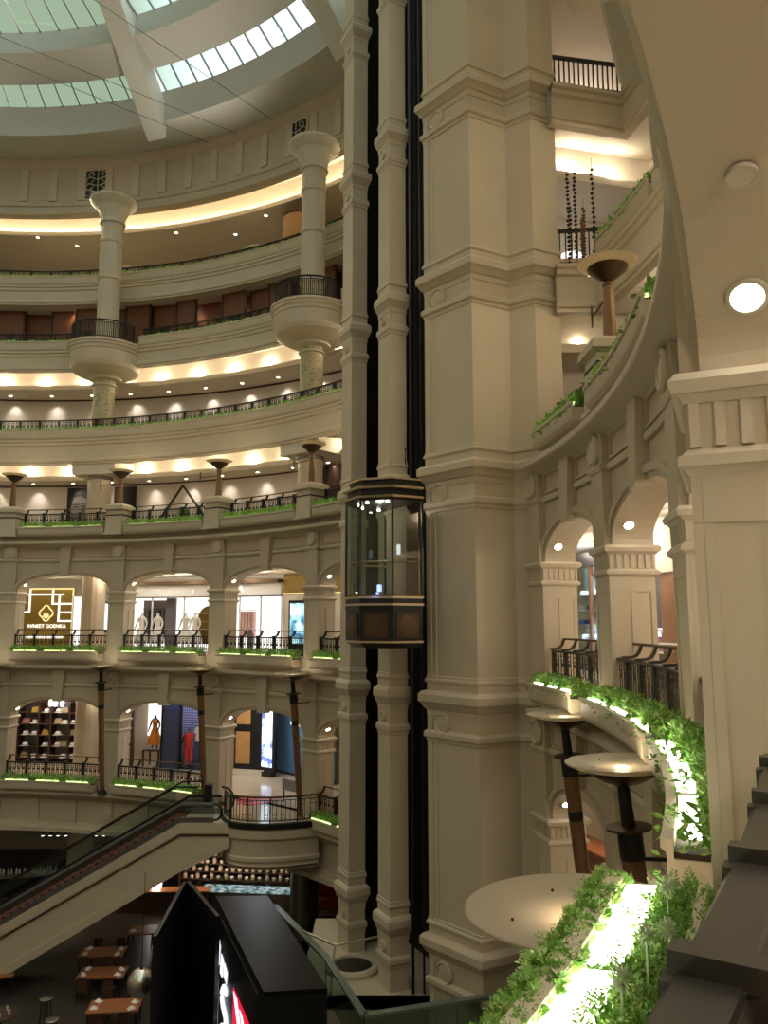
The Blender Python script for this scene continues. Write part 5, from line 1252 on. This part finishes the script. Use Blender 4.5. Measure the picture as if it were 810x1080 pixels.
# white boutique windows
def shop_box(a0, a1, nm, label, glow='shop_glow'):
    s = front(nm, (a0 + a1) / 2, 31.5, F0, label, 'shop window'); mb = MB(31.5); h = (a1 - a0) / 2
    mb.ring([(33.3, .0), (33.3, 3.2), (33.2, 3.2), (33.2, 0)], -h, h, 10); mb.build('glowing_back_wall', glow, s)  # back wall emits by itself in place of a brightly lit interior
    mb = MB(31.5); mb.ring([(31.4, 3.06), (31.4, 3.75), (31.6, 3.75), (31.6, 3.06)], -h, h, 10); mb.build('fascia', 'white_gloss', s)
    mb = MB(31.5); mb.ring([(31.3, 3.0), (31.3, 3.06), (31.6, 3.06), (31.6, 3.0)], -h, h, 10); mb.build('lower_trim', 'bronze', s)
    mb = MB(31.5); mb.ring([(31.1, 3.75), (31.1, 3.95), (31.6, 3.95), (31.6, 3.75)], -h, h, 10); mb.build('upper_cornice', 'bronze', s)
    for i in range(4):
        mb = MB(31.5); a = -h + (2 * h) * i / 3; mb.ring([(31.45, 0), (31.45, 3.0), (31.53, 3.0), (31.53, 0)], a - .06, a + .06, 1); mb.build('mullion', 'white_gloss', s)
    return s
s1_ = shop_box(66.6, 78.4, 'shop_window', 'long white lit boutique window with mannequins'); s2_ = shop_box(58.2, 66.2, 'shop_window', 'white lit boutique window left of the upright screen')
for k, p, dy, z in ((0, s1_, -3.15, 3.4), (1, s2_, 1.6, 3.4)):
    text_obj('fascia_lettering', 'AVNEET' if k == 0 else 'GOENKA', .50, 'glow_letter', p, (-.13, dy + .6 if k == 0 else dy - .1, z), TXT, .02)
s3_ = shop_box(90.3, 100.0, 'shop_window', 'white lit shop window at the left photo edge beside the gold sign')
lamp('AREA', 'shop_light', P(30.2, 72.5, F0 + 4.4), 40, (1, .92, .80), 4, rot=(0, 0, 0), sy=1.0); lamp('AREA', 'shop_light', P(30.2, 62, F0 + 4.4), 36, (1, .92, .80), 4, rot=(0, 0, 0), sy=1.0); lamp('AREA', 'shop_light', P(30.0, 86, F0 + 4.4), 22, (1, .85, .6), 3, sy=1.0)
# mannequins grown from a skeleton
def mannequin(name, m, pose=0):
    V = [(0, 0, .95), (0, 0, 1.1), (0, 0, 1.3), (0, 0, 1.45), (0, 0, 1.56), (0, 0, 1.70),
         (0, .10, .90), (0, .11, .50), (0, .11, .10), (-.08, .11, .04), (0, -.10, .90), (.02, -.13, .50), (.04, -.14, .10), (-.04, -.14, .04),
         (0, .19, 1.42), (0, .27, 1.18), (-.06 if pose else 0, .33, .94), (-.1, .34, .84), (0, -.19, 1.42), (0, -.27, 1.18), (-.1, -.24 if pose else -.33, .96), (-.16, -.2 if pose else -.34, .86)]
    Ed = [(0, 1), (1, 2), (2, 3), (3, 4), (4, 5), (0, 6), (6, 7), (7, 8), (8, 9), (0, 10), (10, 11), (11, 12), (12, 13), (3, 14), (14, 15), (15, 16), (16, 17), (3, 18), (18, 19), (19, 20), (20, 21)]
    R = [.13, .11, .135, .12, .05, .095, .10, .065, .04, .035, .10, .065, .04, .035, .06, .045, .035, .03, .06, .045, .035, .03]
    me = D.meshes.new(name); me.from_pydata(V, Ed, []); o = D.objects.new(name, me); COL.objects.link(o)
    md = o.modifiers.new('skin', 'SKIN'); o.modifiers.new('sub', 'SUBSURF').levels = 1; o.modifiers['sub'].render_levels = 1
    sv = me.skin_vertices[0].data
    for i, r in enumerate(R): sv[i].radius = (r * (.75 if i < 4 else 1), r); sv[i].use_root = i == 0
    me.materials.append(MAT[m]); return o
def figure(a, r, z, label, m='white_gloss', dress=None, top=None, legs=None, scale=1.26, group='mannequins in the windows'):
    g = empty('mannequin', P(r, a, z), radians(a), label, 'mannequin', group); g.scale = (scale,) * 3
    b = mannequin('body', m, 1); b.parent = g
    q = MB(); q.lathe([(.22, 0), (.22, .03), (.05, .04)], n=20); q.build('stand', 'steel', g)
    if dress: q = MB(); q.lathe([(.36, .25), (.30, .55), (.18, .92), (.115, 1.08), (.14, 1.28), (.16, 1.42), (.07, 1.49)], n=24); q.build('dress', dress, g)
    if top:
        q = MB(); q.lathe([(.19, .86), (.19, 1.0), (.18, 1.15), (.20, 1.35), (.17, 1.46), (.08, 1.50)], n=24); q.tube([(0, .17, 1.42), (0, .27, 1.22)], [.085, .075], 10); q.tube([(0, -.17, 1.42), (0, -.27, 1.22)], [.085, .075], 10); q.build('shirt', top, g)
    if legs: q = MB(); q.tube([(0, .09, .95), (0, .11, .5), (0, .11, .1)], [.125, .09, .07], 12); q.tube([(0, -.09, .95), (.02, -.13, .5), (.04, -.14, .1)], [.125, .09, .07], 12); q.build('trousers', legs, g)
    return g
for i, (a, d, l) in enumerate(((74.3, 'white_cloth', 'white mannequin in a long coat in front of the dark clothes rack'), (70.9, 'white_cloth', 'white dressed mannequin with spread sleeves at the middle of the boutique window'), (69.7, 'white_cloth', 'white dressed mannequin right of the middle one'), (76.2, 'white_cloth', 'white mannequin half behind the left arch pier'))):
    figure(a, 32.0, F0, l, 'white_gloss', d)
cr = front('clothes_rack', 74.9, 32.7, F0, 'dark clothes rack behind the white mannequin', 'rack'); bx(cr, 'backing', 'grey_panel', 0, .1, -1.0, 1.1, .4, 2.9)
for i in range(9): bx(cr, 'garment', 'grey_cloth' if i % 3 else 'denim', -.35, -.05, -.85 + i * .2, -.72 + i * .2, .9 + .1 * (i % 2), 2.3)
m = MB(); m.tube([(-.2, -1, 2.38), (-.2, 1.1, 2.38)], .02, 6); m.build('rail', 'black', cr)
bx(front('black_pillar', 72.7, 31.9, F0, 'dark slim pillar between the two parts of the boutique window', 'pillar'), 'shaft', 'grey_cloth', 0, .2, -.3, .3, 0, 3.0)
ar = front('arched_shelf', 68.6, 32.4, F0, 'golden arched shelf niche at the right of the boutique window', 'shelf'); m = MB(); m.prism([(-.85, .3), (.85, .3), (.85, 1.6)] + [(.85 * cos(t * pi / 14), 1.6 + .95 * sin(t * pi / 14)) for t in range(1, 14)] + [(-.85, 1.6)], .05, (.1, 0, 0), (0, -1, 0), (0, 0, 1), (1, 0, 0)); m.build('back', 'gold_panel', ar)
for z in (.7, 1.15, 1.6, 2.05): bx(ar, 'shelf_board', 'brass', -.2, .1, -.8, .8, z, z + .04)
hb = front('dark_handbag', 67.1, 32.2, F0 + 1.2, 'dark blue handbag hanging by the right edge of the boutique window', 'bag'); bx(hb, 'body', 'denim', -.08, .08, -.2, .2, 0, .4); m = MB(); m.tube([(0, -.16, .38), (0, -.14, .9), (0, 0, 1.05), (0, .14, .9), (0, .16, .38)], .03, 6); m.build('strap', 'black', hb)
pk = front('pink_garments', 63.9, 32.6, F0, 'pale pink garments on a rail in the right boutique window', 'clothes')
for i in range(5): bx(pk, 'garment', 'pink', -.2, .05, -.5 + i * .22, -.35 + i * .22, .7, 2.2)
m = MB(); m.tube([(-.08, -.6, 2.26), (-.08, .6, 2.26)], .02, 6); m.build('rail', 'steel', pk)
pc = front('vase', 62.7, 31.9, F0, 'small dark vase in the right boutique window', 'vase'); m = MB(); m.lathe([(.16, 0), (.22, .4), (.2, .9), (.1, 1.1), (.1, 1.2)], n=18); m.build('body', 'grey_cloth', pc); m = MB(); m.lathe([(.1, 1.17), (.12, 1.2), (.1, 1.23)], n=16); m.build('rim', 'steel', pc)
# cream wall with gold fascia and upright screen
cw = front('shop_wall', 55.2, 31.5, F0, 'cream shop wall with gold fascia behind the upright screen', 'wall panel'); bx(cw, 'panel', 'wall_white', 0, .2, -2.6, 1.6, 0, 3.1); bx(cw, 'gold_fascia', 'gold_panel', -.1, .2, -2.6, 1.5, 3.15, 4.2); bx(cw, 'trim', 'glow_gold', -.12, -.08, -2.6, 1.5, 3.1, 3.16)
us = front('display_screen', 55.9, 31.3, F0, 'tall black framed advertising screen standing by the cream wall', 'screen'); bx(us, 'housing', 'black', 0, .14, -.62, .62, .25, 2.75); bx(us, 'picture', 'screen_art', -.02, 0, -.5, .5, .45, 2.6); bx(us, 'foot', 'black', -.15, .3, -.45, .45, 0, .25)
# ---- lower arcade shops
hs = front('display_shelf', 85.3, 31.5, F1, 'dark display shelf filled with hats and bags in the lower left shop', 'shelf'); bx(hs, 'back_panel', 'grey_panel', .6, .7, -2.4, 2.2, 0, 4.0)
for z in (.35, 1.0, 1.65, 2.3, 2.95, 3.6): bx(hs, 'shelf_board', 'wood_dark', -.1, .6, -2.4, 2.2, z - .05, z)
for y in (-2.4, -.95, .2, .95, 2.2): bx(hs, 'upright', 'wood_dark', -.12, .6, y - .04, y + .04, 0, 4.0)
def hat():
    g = empty('hat'); m = MB(); m.lathe([(.26, 0), (.27, .015), (.17, .03), (.165, .14), (.12, .2), (.01, .21)], n=20); m.build('crown_and_brim', 'white_cloth', g); m = MB(); m.lathe([(.172, .04), (.172, .07), (.165, .07)], n=20); m.build('ribbon', 'grey_cloth', g); return g
def bag():
    g = empty('handbag'); m = MB(); m.frustum((0, 0), 0, .30, .10, .22, .07, .17); m.build('bag_body', 'bag_tan', g); m = MB(); m.tube([(0, -.12, .28), (0, -.1, .45), (0, .1, .45), (0, .12, .28)], .018, 6); m.build('handle', 'grey_cloth', g); return g
h0, b0 = hat(), bag(); hi_ = bi_ = 0
NAMES = ['bottom', 'second', 'third', 'fourth', 'fifth', 'top']
for zi, z in enumerate((.35, 1.0, 1.65, 2.3, 2.95)):
    for yi, y in enumerate((-2.05, -1.55, -1.15, -.6, -.2, .55, 1.25, 1.8)):
        if (zi * 3 + yi) % 5 == 4: continue
        isb = (zi + yi) % 3 == 1
        if isb: o = b0 if bi_ == 0 else copy_tree(b0); bi_ += 1
        else: o = h0 if hi_ == 0 else copy_tree(h0); hi_ += 1
        t = radians(85.3); bp = P(31.6, 85.3, F1 + z); o.location = (bp[0] - y * sin(t), bp[1] + y * cos(t), bp[2]); o.rotation_euler[2] = t
        pos = ('far right', 'second from right', 'third from right', 'fourth from right', 'fourth from left', 'third from left', 'second from left', 'far left')[yi]
        if isb and bi_ % 3 == 0:
            for c in o.children:
                if c.name.startswith('bag_body'): c.data = c.data.copy(); c.data.materials[0] = MAT['bag_rose' if bi_ % 2 else 'bag_mustard']
        tag(o, ('handbag' if isb else 'pale hat with dark ribbon') + ' on the %s shelf, %s, lower left shop' % (NAMES[zi], pos), 'bag' if isb else 'hat', 'hats and bags on the display shelf')
for i, y in enumerate((-.55, -.15, .15)):
    g = front('pendant_lamp', 85.3 + degrees(y / 31), 31.2, F1 + 3.7, 'bright shop pendant over the hats, %s of three' % ('right', 'middle', 'left')[i], 'lamp'); m = MB(); m.lathe([(.10, -.35), (.12, -.1), (.08, 0), (.01, .02)], n=16); m.build('shade', 'glow_white', g); m = MB(); m.tube([(0, 0, 0), (0, 0, 1.0)], .012, 5); m.build('cord', 'iron', g)
lamp('AREA', 'shop_light', P(30.6, 84.6, F1 + 4.4), 60, (1, .93, .82), 3, sy=.8)
# orange dress and white door shop
wd = front('shop_partition', 77.0, 31.3, F1, 'pale partition with dark frame left of the orange dress', 'partition'); bx(wd, 'panel', 'wall_white', 0, .1, -.45, .55, 1.3, 3.9); bx(wd, 'frame', 'wood_dark', -.05, .12, -.62, -.45, 0, 3.9); bx(wd, 'lower_frame', 'wood_dark', -.05, .12, -.45, .6, 1.2, 1.3); bx(wd, 'lower_panel', 'plaster', 0, .1, -.45, .55, 0, 1.2)
sr = front('shop_room', 74.2, 33.2, F1, 'bright white fitting room behind the orange dress', 'room'); bx(sr, 'glowing_wall', 'shop_glow', 0, .1, -1.2, 1.2, 1.5, 4.0); bx(sr, 'lower_wall', 'plaster', 0, .1, -1.2, 1.2, 0, 1.5)  # upper wall's brightness is put into its emission
figure(74.0, 31.9, F1 + .95, 'headless dress form in an orange and red gown', 'black', 'orange_cloth', scale=1.15)
tb = front('side_table', 74.0, 31.9, F1, 'dark side table under the orange gown', 'table'); bx(tb, 'table_top', 'wood_dark', -.4, .4, -.55, .55, .88, .95)
for y in (-.5, .5):
    for x in (-.35, .35): bx(tb, 'leg', 'wood_dark', x - .04, x + .04, y - .04, y + .04, 0, .88)
bp_ = front('dark_partition', 71.5, 31.4, F1, 'dark blue glass partition between the gown and the dotted panels', 'partition'); bx(bp_, 'panel', 'denim', 0, .1, -.55, .55, 0, 4.0); bx(bp_, 'frame', 'black', -.05, .12, -.65, -.55, 0, 4.0); bx(bp_, 'frame', 'black', -.05, .12, .55, .65, 0, 4.0)
dp = front('dotted_panel', 69.3, 32.6, F1, 'blue dotted backdrop panels of the blue shop window', 'panel'); bx(dp, 'left_panel', 'dotted_blue', 0, .1, .08, 1.45, 0, 4.0); bx(dp, 'right_panel', 'dotted_blue', 0, .1, -1.6, -.08, 0, 4.0); bx(dp, 'divider', 'black', -.1, .1, -.08, .08, 0, 4.0)
figure(71.6, 31.9, F1 + .35, 'mannequin in blue shirt at the left of the blue window', 'grey_cloth', None, 'blue_cloth', 'denim'); figure(69.9, 31.9, F1 + .1, 'mannequin dressed in red in the blue window', 'grey_cloth', None, 'red_cloth', 'red_cloth'); figure(68.55, 31.9, F1 + .45, 'headless mannequin in white shirt and jeans in the blue window', 'grey_cloth', None, 'white_cloth', 'denim')
for a, h, l in ((71.6, .35, 'blue'), (69.9, .10, 'red'), (68.55, .45, 'white shirt')):
    g = front('display_block', a, 31.9, F1, 'dark block under the %s mannequin' % l, 'block'); bx(g, 'block_body', 'denim', -.35, .35, -.35, .35, 0, h - .03); bx(g, 'block_top', 'black', -.36, .36, -.36, .36, h - .03, h)
lamp('AREA', 'shop_light', P(31.6, 69.6, F1 + 4.2), 70, (.55, .65, 1), 2.4, sy=.8); lamp('AREA', 'shop_light', P(32.2, 74.2, F1 + 4.2), 40, (1, .93, .85), 1.4, sy=.8)
# kiosk of the landing bay and the blue hoarding
ks = front('screen_kiosk', 62.2, 31.6, F1, 'black kiosk with two amber panels and a tall bright screen', 'kiosk')
ks.rotation_euler[2] = radians(62.2 + 12); bx(ks, 'body', 'black', 0, .75, -.85, .85, .30, 4.3); bx(ks, 'plinth', 'plaster', -.1, .85, -.95, .9, 0, .30)
for z0, z1 in ((.6, 2.3), (2.7, 4.1)): bx(ks, 'amber_panel', 'wood_orange', -.02, 0, -.10, .75, z0, z1)
m = MB(); m.add([(.02, -.86, .5), (.72, -.86, .5), (.72, -.86, 4.1), (.02, -.86, 4.1)], [(0, 1, 2, 3)]); m.build('side_face', 'black', ks)
sc2 = front('display_screen', 60.15, 31.75, F1, 'tall bright bluish screen at the right side of the black kiosk', 'screen'); sc2.rotation_euler[2] = radians(60.15 - 8); bx(sc2, 'housing', 'black', 0, .2, -.62, .55, .25, 4.25); bx(sc2, 'picture', 'screen_art_white', -.03, 0, -.42, .48, .5, 4.1); bx(sc2, 'foot', 'black', -.1, .3, -.5, .45, 0, .25)
hd = front('hoarding', 57.3, 32.6, F1, 'blue shop hoarding with white lettering behind the landing', 'hoarding'); hd.rotation_euler[2] = radians(57.3 - 14); bx(hd, 'panel', 'blue_panel', 0, .1, -2.9, 2.3, 0, 4.2); bx(hd, 'base_strip', 'black', -.03, .1, -2.9, 2.3, 0, .12)
text_obj('hoarding_lettering', 'RUSSELONDON', .27, 'glow_letter', hd, (-.03, -.15, 2.75), TXT, .01)
fb = front('floor_sign', 49.6, 27.9, F1, 'dark low sign board reading Fi beside the landing lamp', 'sign'); bx(fb, 'board', 'grey_panel', 0, .06, -.7, .9, .5, 1.0); text_obj('lettering', 'Fi', .36, 'sign_white', fb, (-.02, -.4, .75), TXT, .005)
for y in (-.6, .8): bx(fb, 'leg', 'black', 0, .06, y - .03, y + .03, 0, .5)
lamp('AREA', 'shop_light', P(30.3, 58, F1 + 4.5), 70, (.75, .85, 1), 3, sy=1.2); lamp('AREA', 'shop_light', P(29.5, 60, F1 + 4.5), 45, (1, .75, .5), 2, sy=1.0)
mt = front('round_mat', 53.6, 27.2, F1, 'dark red round mat on the landing floor', 'mat'); m = MB(); m.lathe([(.9, 0), (.9, .015), (.01, .016)], n=36); m.build('pile', 'red', mt)
# lines inlaid in the marble (part of the floor)
# ---- right-hand shops seen through the arches beside the tower
rw = front('shop_window', 17.6, 30.6, F0, 'blue glass shop window with shelves behind the first right arch', 'shop window'); bx(rw, 'glass', 'glass', 0, .03, -2.6, 2.2, 0, 3.6); bx(rw, 'back', 'lit_blue', .9, 1.0, -2.6, 2.2, 0, 3.7); bx(rw, 'head', 'black', -.15, .2, -2.6, 2.2, 3.45, 3.9)
for y in (-1.6, -.6, .4): bx(rw, 'mullion', 'wood_red', -.06, .06, y - .06, y + .06, 0, 3.5)
for z in (.5, 1.0, 1.5, 2.0, 2.5): bx(rw, 'shelf_board', 'white_gloss', .3, .9, -2.6, 2.2, z, z + .03)
it = empty('folded_garment'); m = MB(); m.box(-.15, .15, -.12, .12, 0, .1); m.box(-.13, .13, -.11, .11, .1, .16); m.build('cloth', 'white_cloth', it, ang=20); m = MB(); m.box(-.155, -.145, -.05, .05, .02, .06); m.build('tag', 'blue_cloth', it)
ii = 0
for zi, z in enumerate((.53, 1.03, 1.53, 2.03, 2.53)):
    for yi in range(9):
        if (zi * 2 + yi) % 4 == 3: continue
        y = -2.2 + yi * .5; o = it if ii == 0 else copy_tree(it); ii += 1
        t = radians(17.6); bp = P(31.2, 17.6, F0 + z); o.location = (bp[0] - y * sin(t), bp[1] + y * cos(t), bp[2]); o.rotation_euler[2] = t + random.uniform(-.3, .3)
        if ii % 3 == 0:
            for c in o.children:
                if c.name.startswith('cloth'): c.data = c.data.copy(); c.data.materials[0] = MAT[('denim', 'blue_cloth', 'grey_cloth')[ii % 9 // 3]]
        tag(o, 'folded garment on the shelves of the blue right shop window', 'clothes', 'folded garments in the blue window')
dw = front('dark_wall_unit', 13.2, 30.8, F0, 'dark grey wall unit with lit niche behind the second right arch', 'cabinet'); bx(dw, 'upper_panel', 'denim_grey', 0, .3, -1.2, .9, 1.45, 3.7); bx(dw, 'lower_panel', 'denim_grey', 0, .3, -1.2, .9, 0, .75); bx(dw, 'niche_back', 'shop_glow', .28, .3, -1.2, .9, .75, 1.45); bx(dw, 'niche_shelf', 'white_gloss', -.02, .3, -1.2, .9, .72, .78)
g = front('handbag', 12.6, 30.95, F0 + .78, 'purple handbag in the lit niche behind the second right arch', 'bag'); m = MB(); m.frustum((0, 0), 0, .42, .10, .40, .07, .30); m.build('bag_body', 'purple', g); m = MB(); m.tube([(0, -.2, .4), (0, -.15, .6), (0, .15, .6), (0, .2, .4)], .02, 6); m.build('handle', 'purple', g)
wc = front('wood_cabinet', 9.4, 30.6, F0, 'tall glossy brown wooden cabinet behind the second right arch', 'cabinet'); bx(wc, 'body', 'wood_brown', 0, .5, -.9, .95, 0, 3.0); bx(wc, 'cream_head', 'plaster', -.1, .6, -1.0, 1.0, 3.0, 4.2); bx(wc, 'shelf', 'white_gloss', -.12, .1, -.9, .95, 1.0, 1.05)
[lamp('POINT', 'shop_light', P(31.0, a, F0 + z), 45, (.80, .92, 1), .15) for a in (16.2, 19.2) for z in (1.3, 2.75)]; lamp('AREA', 'shop_light', P(29.4, 12, F0 + 4.4), 40, (1, .88, .7), 2, sy=.8)
# stall seen below through the lower right arch
st = front('shop_stall', 19.5, 30.6, F1, 'small dark shop stall with warm lamp in the lower right arch', 'stall'); bx(st, 'counter', 'wood_dark', 0, .8, -1.6, 1.6, 0, 1.0); bx(st, 'counter_top', 'wood_red', -.1, .9, -1.7, 1.7, 1.0, 1.06); bx(st, 'canopy', 'black', -.1, .9, -1.7, 1.7, 2.6, 2.9)
for y in (-1.6, 1.6): bx(st, 'post', 'black', .3, .38, y - .04, y + .04, 1.0, 2.6)
lamp('POINT', 'stall_lamp', P(30.2, 19.5, F1 + 2.2), 50, (1, .66, .42), .1)
for k in (0, -1):
    for a in (-33, -26, -17, -9, -2, 5, 12, 20): lamp('POINT', 'walkway_lamp', P(29.6, a, ZB[k] + 4.5), 62 if k == 0 else 30, (1, .89, .74), .2)
    for a in (36, 43, 50, 57, 64, 71, 78, 85, 92): lamp('POINT', 'walkway_lamp', P(29.4, a, ZB[k] + 4.5), 20 if k == 0 else 14, (1, .85, .66), .2)

# ================================================================== WIRES, SOFFIT DISC
for i, (p, q) in enumerate((((-49.9, 11.7, 29.4), (-8.95, 43.7, 29.4)), ((-49.9, 12.9, 29.4), (-10.95, 44.55, 29.4)), ((-42.0, -2.8, 29.4), (-6.6, 42.4, 29.4)))):
    m = MB(); P0, P1 = Vector(p), Vector(q); m.tube([P0.lerp(P1, t / 24) - Vector((0, 0, .25 * sin(pi * t / 24))) for t in range(25)], .016, 5)
    o = m.build('steel_cable', 'iron'); tag(o, 'thin steel cable strung under the dome, %s of three' % ('lowest left but one', 'lowest', 'uppermost')[i], 'cable', 'cables under the dome')
g = empty('soffit_cover', (1.89, 3.82, 2.325), 0, 'round cover plate on the near arch soffit above the downlight', 'cover'); ax_ = Vector((-.27 * .457, -.27 * .889, -1)); m = MB(); m.lathe([(.08, -.02), (.08, .008), (.073, .008), (.073, -.02)], n=32, axis=ax_, base=(0, 0, 0)); m.build('rim', 'plaster', g); m = MB(); m.lathe([(.0725, -.02), (.0725, .003), (.01, .003)], n=32, axis=ax_, base=(0, 0, 0)); m.build('plate', 'plaster', g)

# ================================================================== LIGHT
W = D.worlds.new('World'); SC.world = W; W.use_nodes = True; nt = W.node_tree; bg = nt.nodes['Background']
tc = nt.nodes.new('ShaderNodeTexCoord'); sx = nt.nodes.new('ShaderNodeSeparateXYZ'); rp_ = nt.nodes.new('ShaderNodeValToRGB')
rp_.color_ramp.elements[0].position = .36; rp_.color_ramp.elements[0].color = (.26, .31, .23, 1); rp_.color_ramp.elements[1].position = .41; rp_.color_ramp.elements[1].color = (.95, 1.1, 1.12, 1)
mm = nt.nodes.new('ShaderNodeMath'); mm.operation = 'MULTIPLY_ADD'; mm.inputs[1].default_value = .5; mm.inputs[2].default_value = .5
nt.links.new(tc.outputs['Generated'], sx.inputs[0]); nt.links.new(sx.outputs['X'], mm.inputs[0]); nt.links.new(mm.outputs[0], rp_.inputs[0]); nt.links.new(rp_.outputs[0], bg.inputs[0]); bg.inputs[1].default_value = 1.0
# fill spots added near frieze height to brighten the hall, no fixtures
for a in range(-60, 300, 24):
    lamp('SPOT', 'fill_spot', P(30.2 if not 110 < a < 300 else 27.6, a, 26.4), 1000 if 40 < a < 120 else 620, (1, .85, .64), .5, spot=130, blend=.8, target=P(6, a + 180, -2))
for a in range(-55, 300, 40): lamp('SPOT', 'dome_fill_spot', P(28.3, a, 21.5), 1300, (1, .93, .80), .6, spot=100, blend=1, target=P(20, a, 34))  # added spots that brighten the dome from below, no fixtures
# ================================================================== CAMERA
cam = D.cameras.new('Camera'); co = D.objects.new('Camera', cam); COL.objects.link(co); cam.sensor_width = 36; cam.lens = 820 / 1080 * 36; cam.clip_end = 300
co.location = (0, 0, 0); co.rotation_euler = (radians(90 + 7.983), 0, 0); SC.camera = co
SC.view_settings.view_transform = 'Standard'; SC.view_settings.look = 'None'; SC.view_settings.gamma = 1; SC.view_settings.exposure = 0.8
SC.view_settings.use_curve_mapping = False
SC.cycles.max_bounces = 6; SC.cycles.diffuse_bounces = 4; SC.cycles.transparent_max_bounces = 12; SC.cycles.sample_clamp_indirect = 4
SC.cycles.use_denoising = True
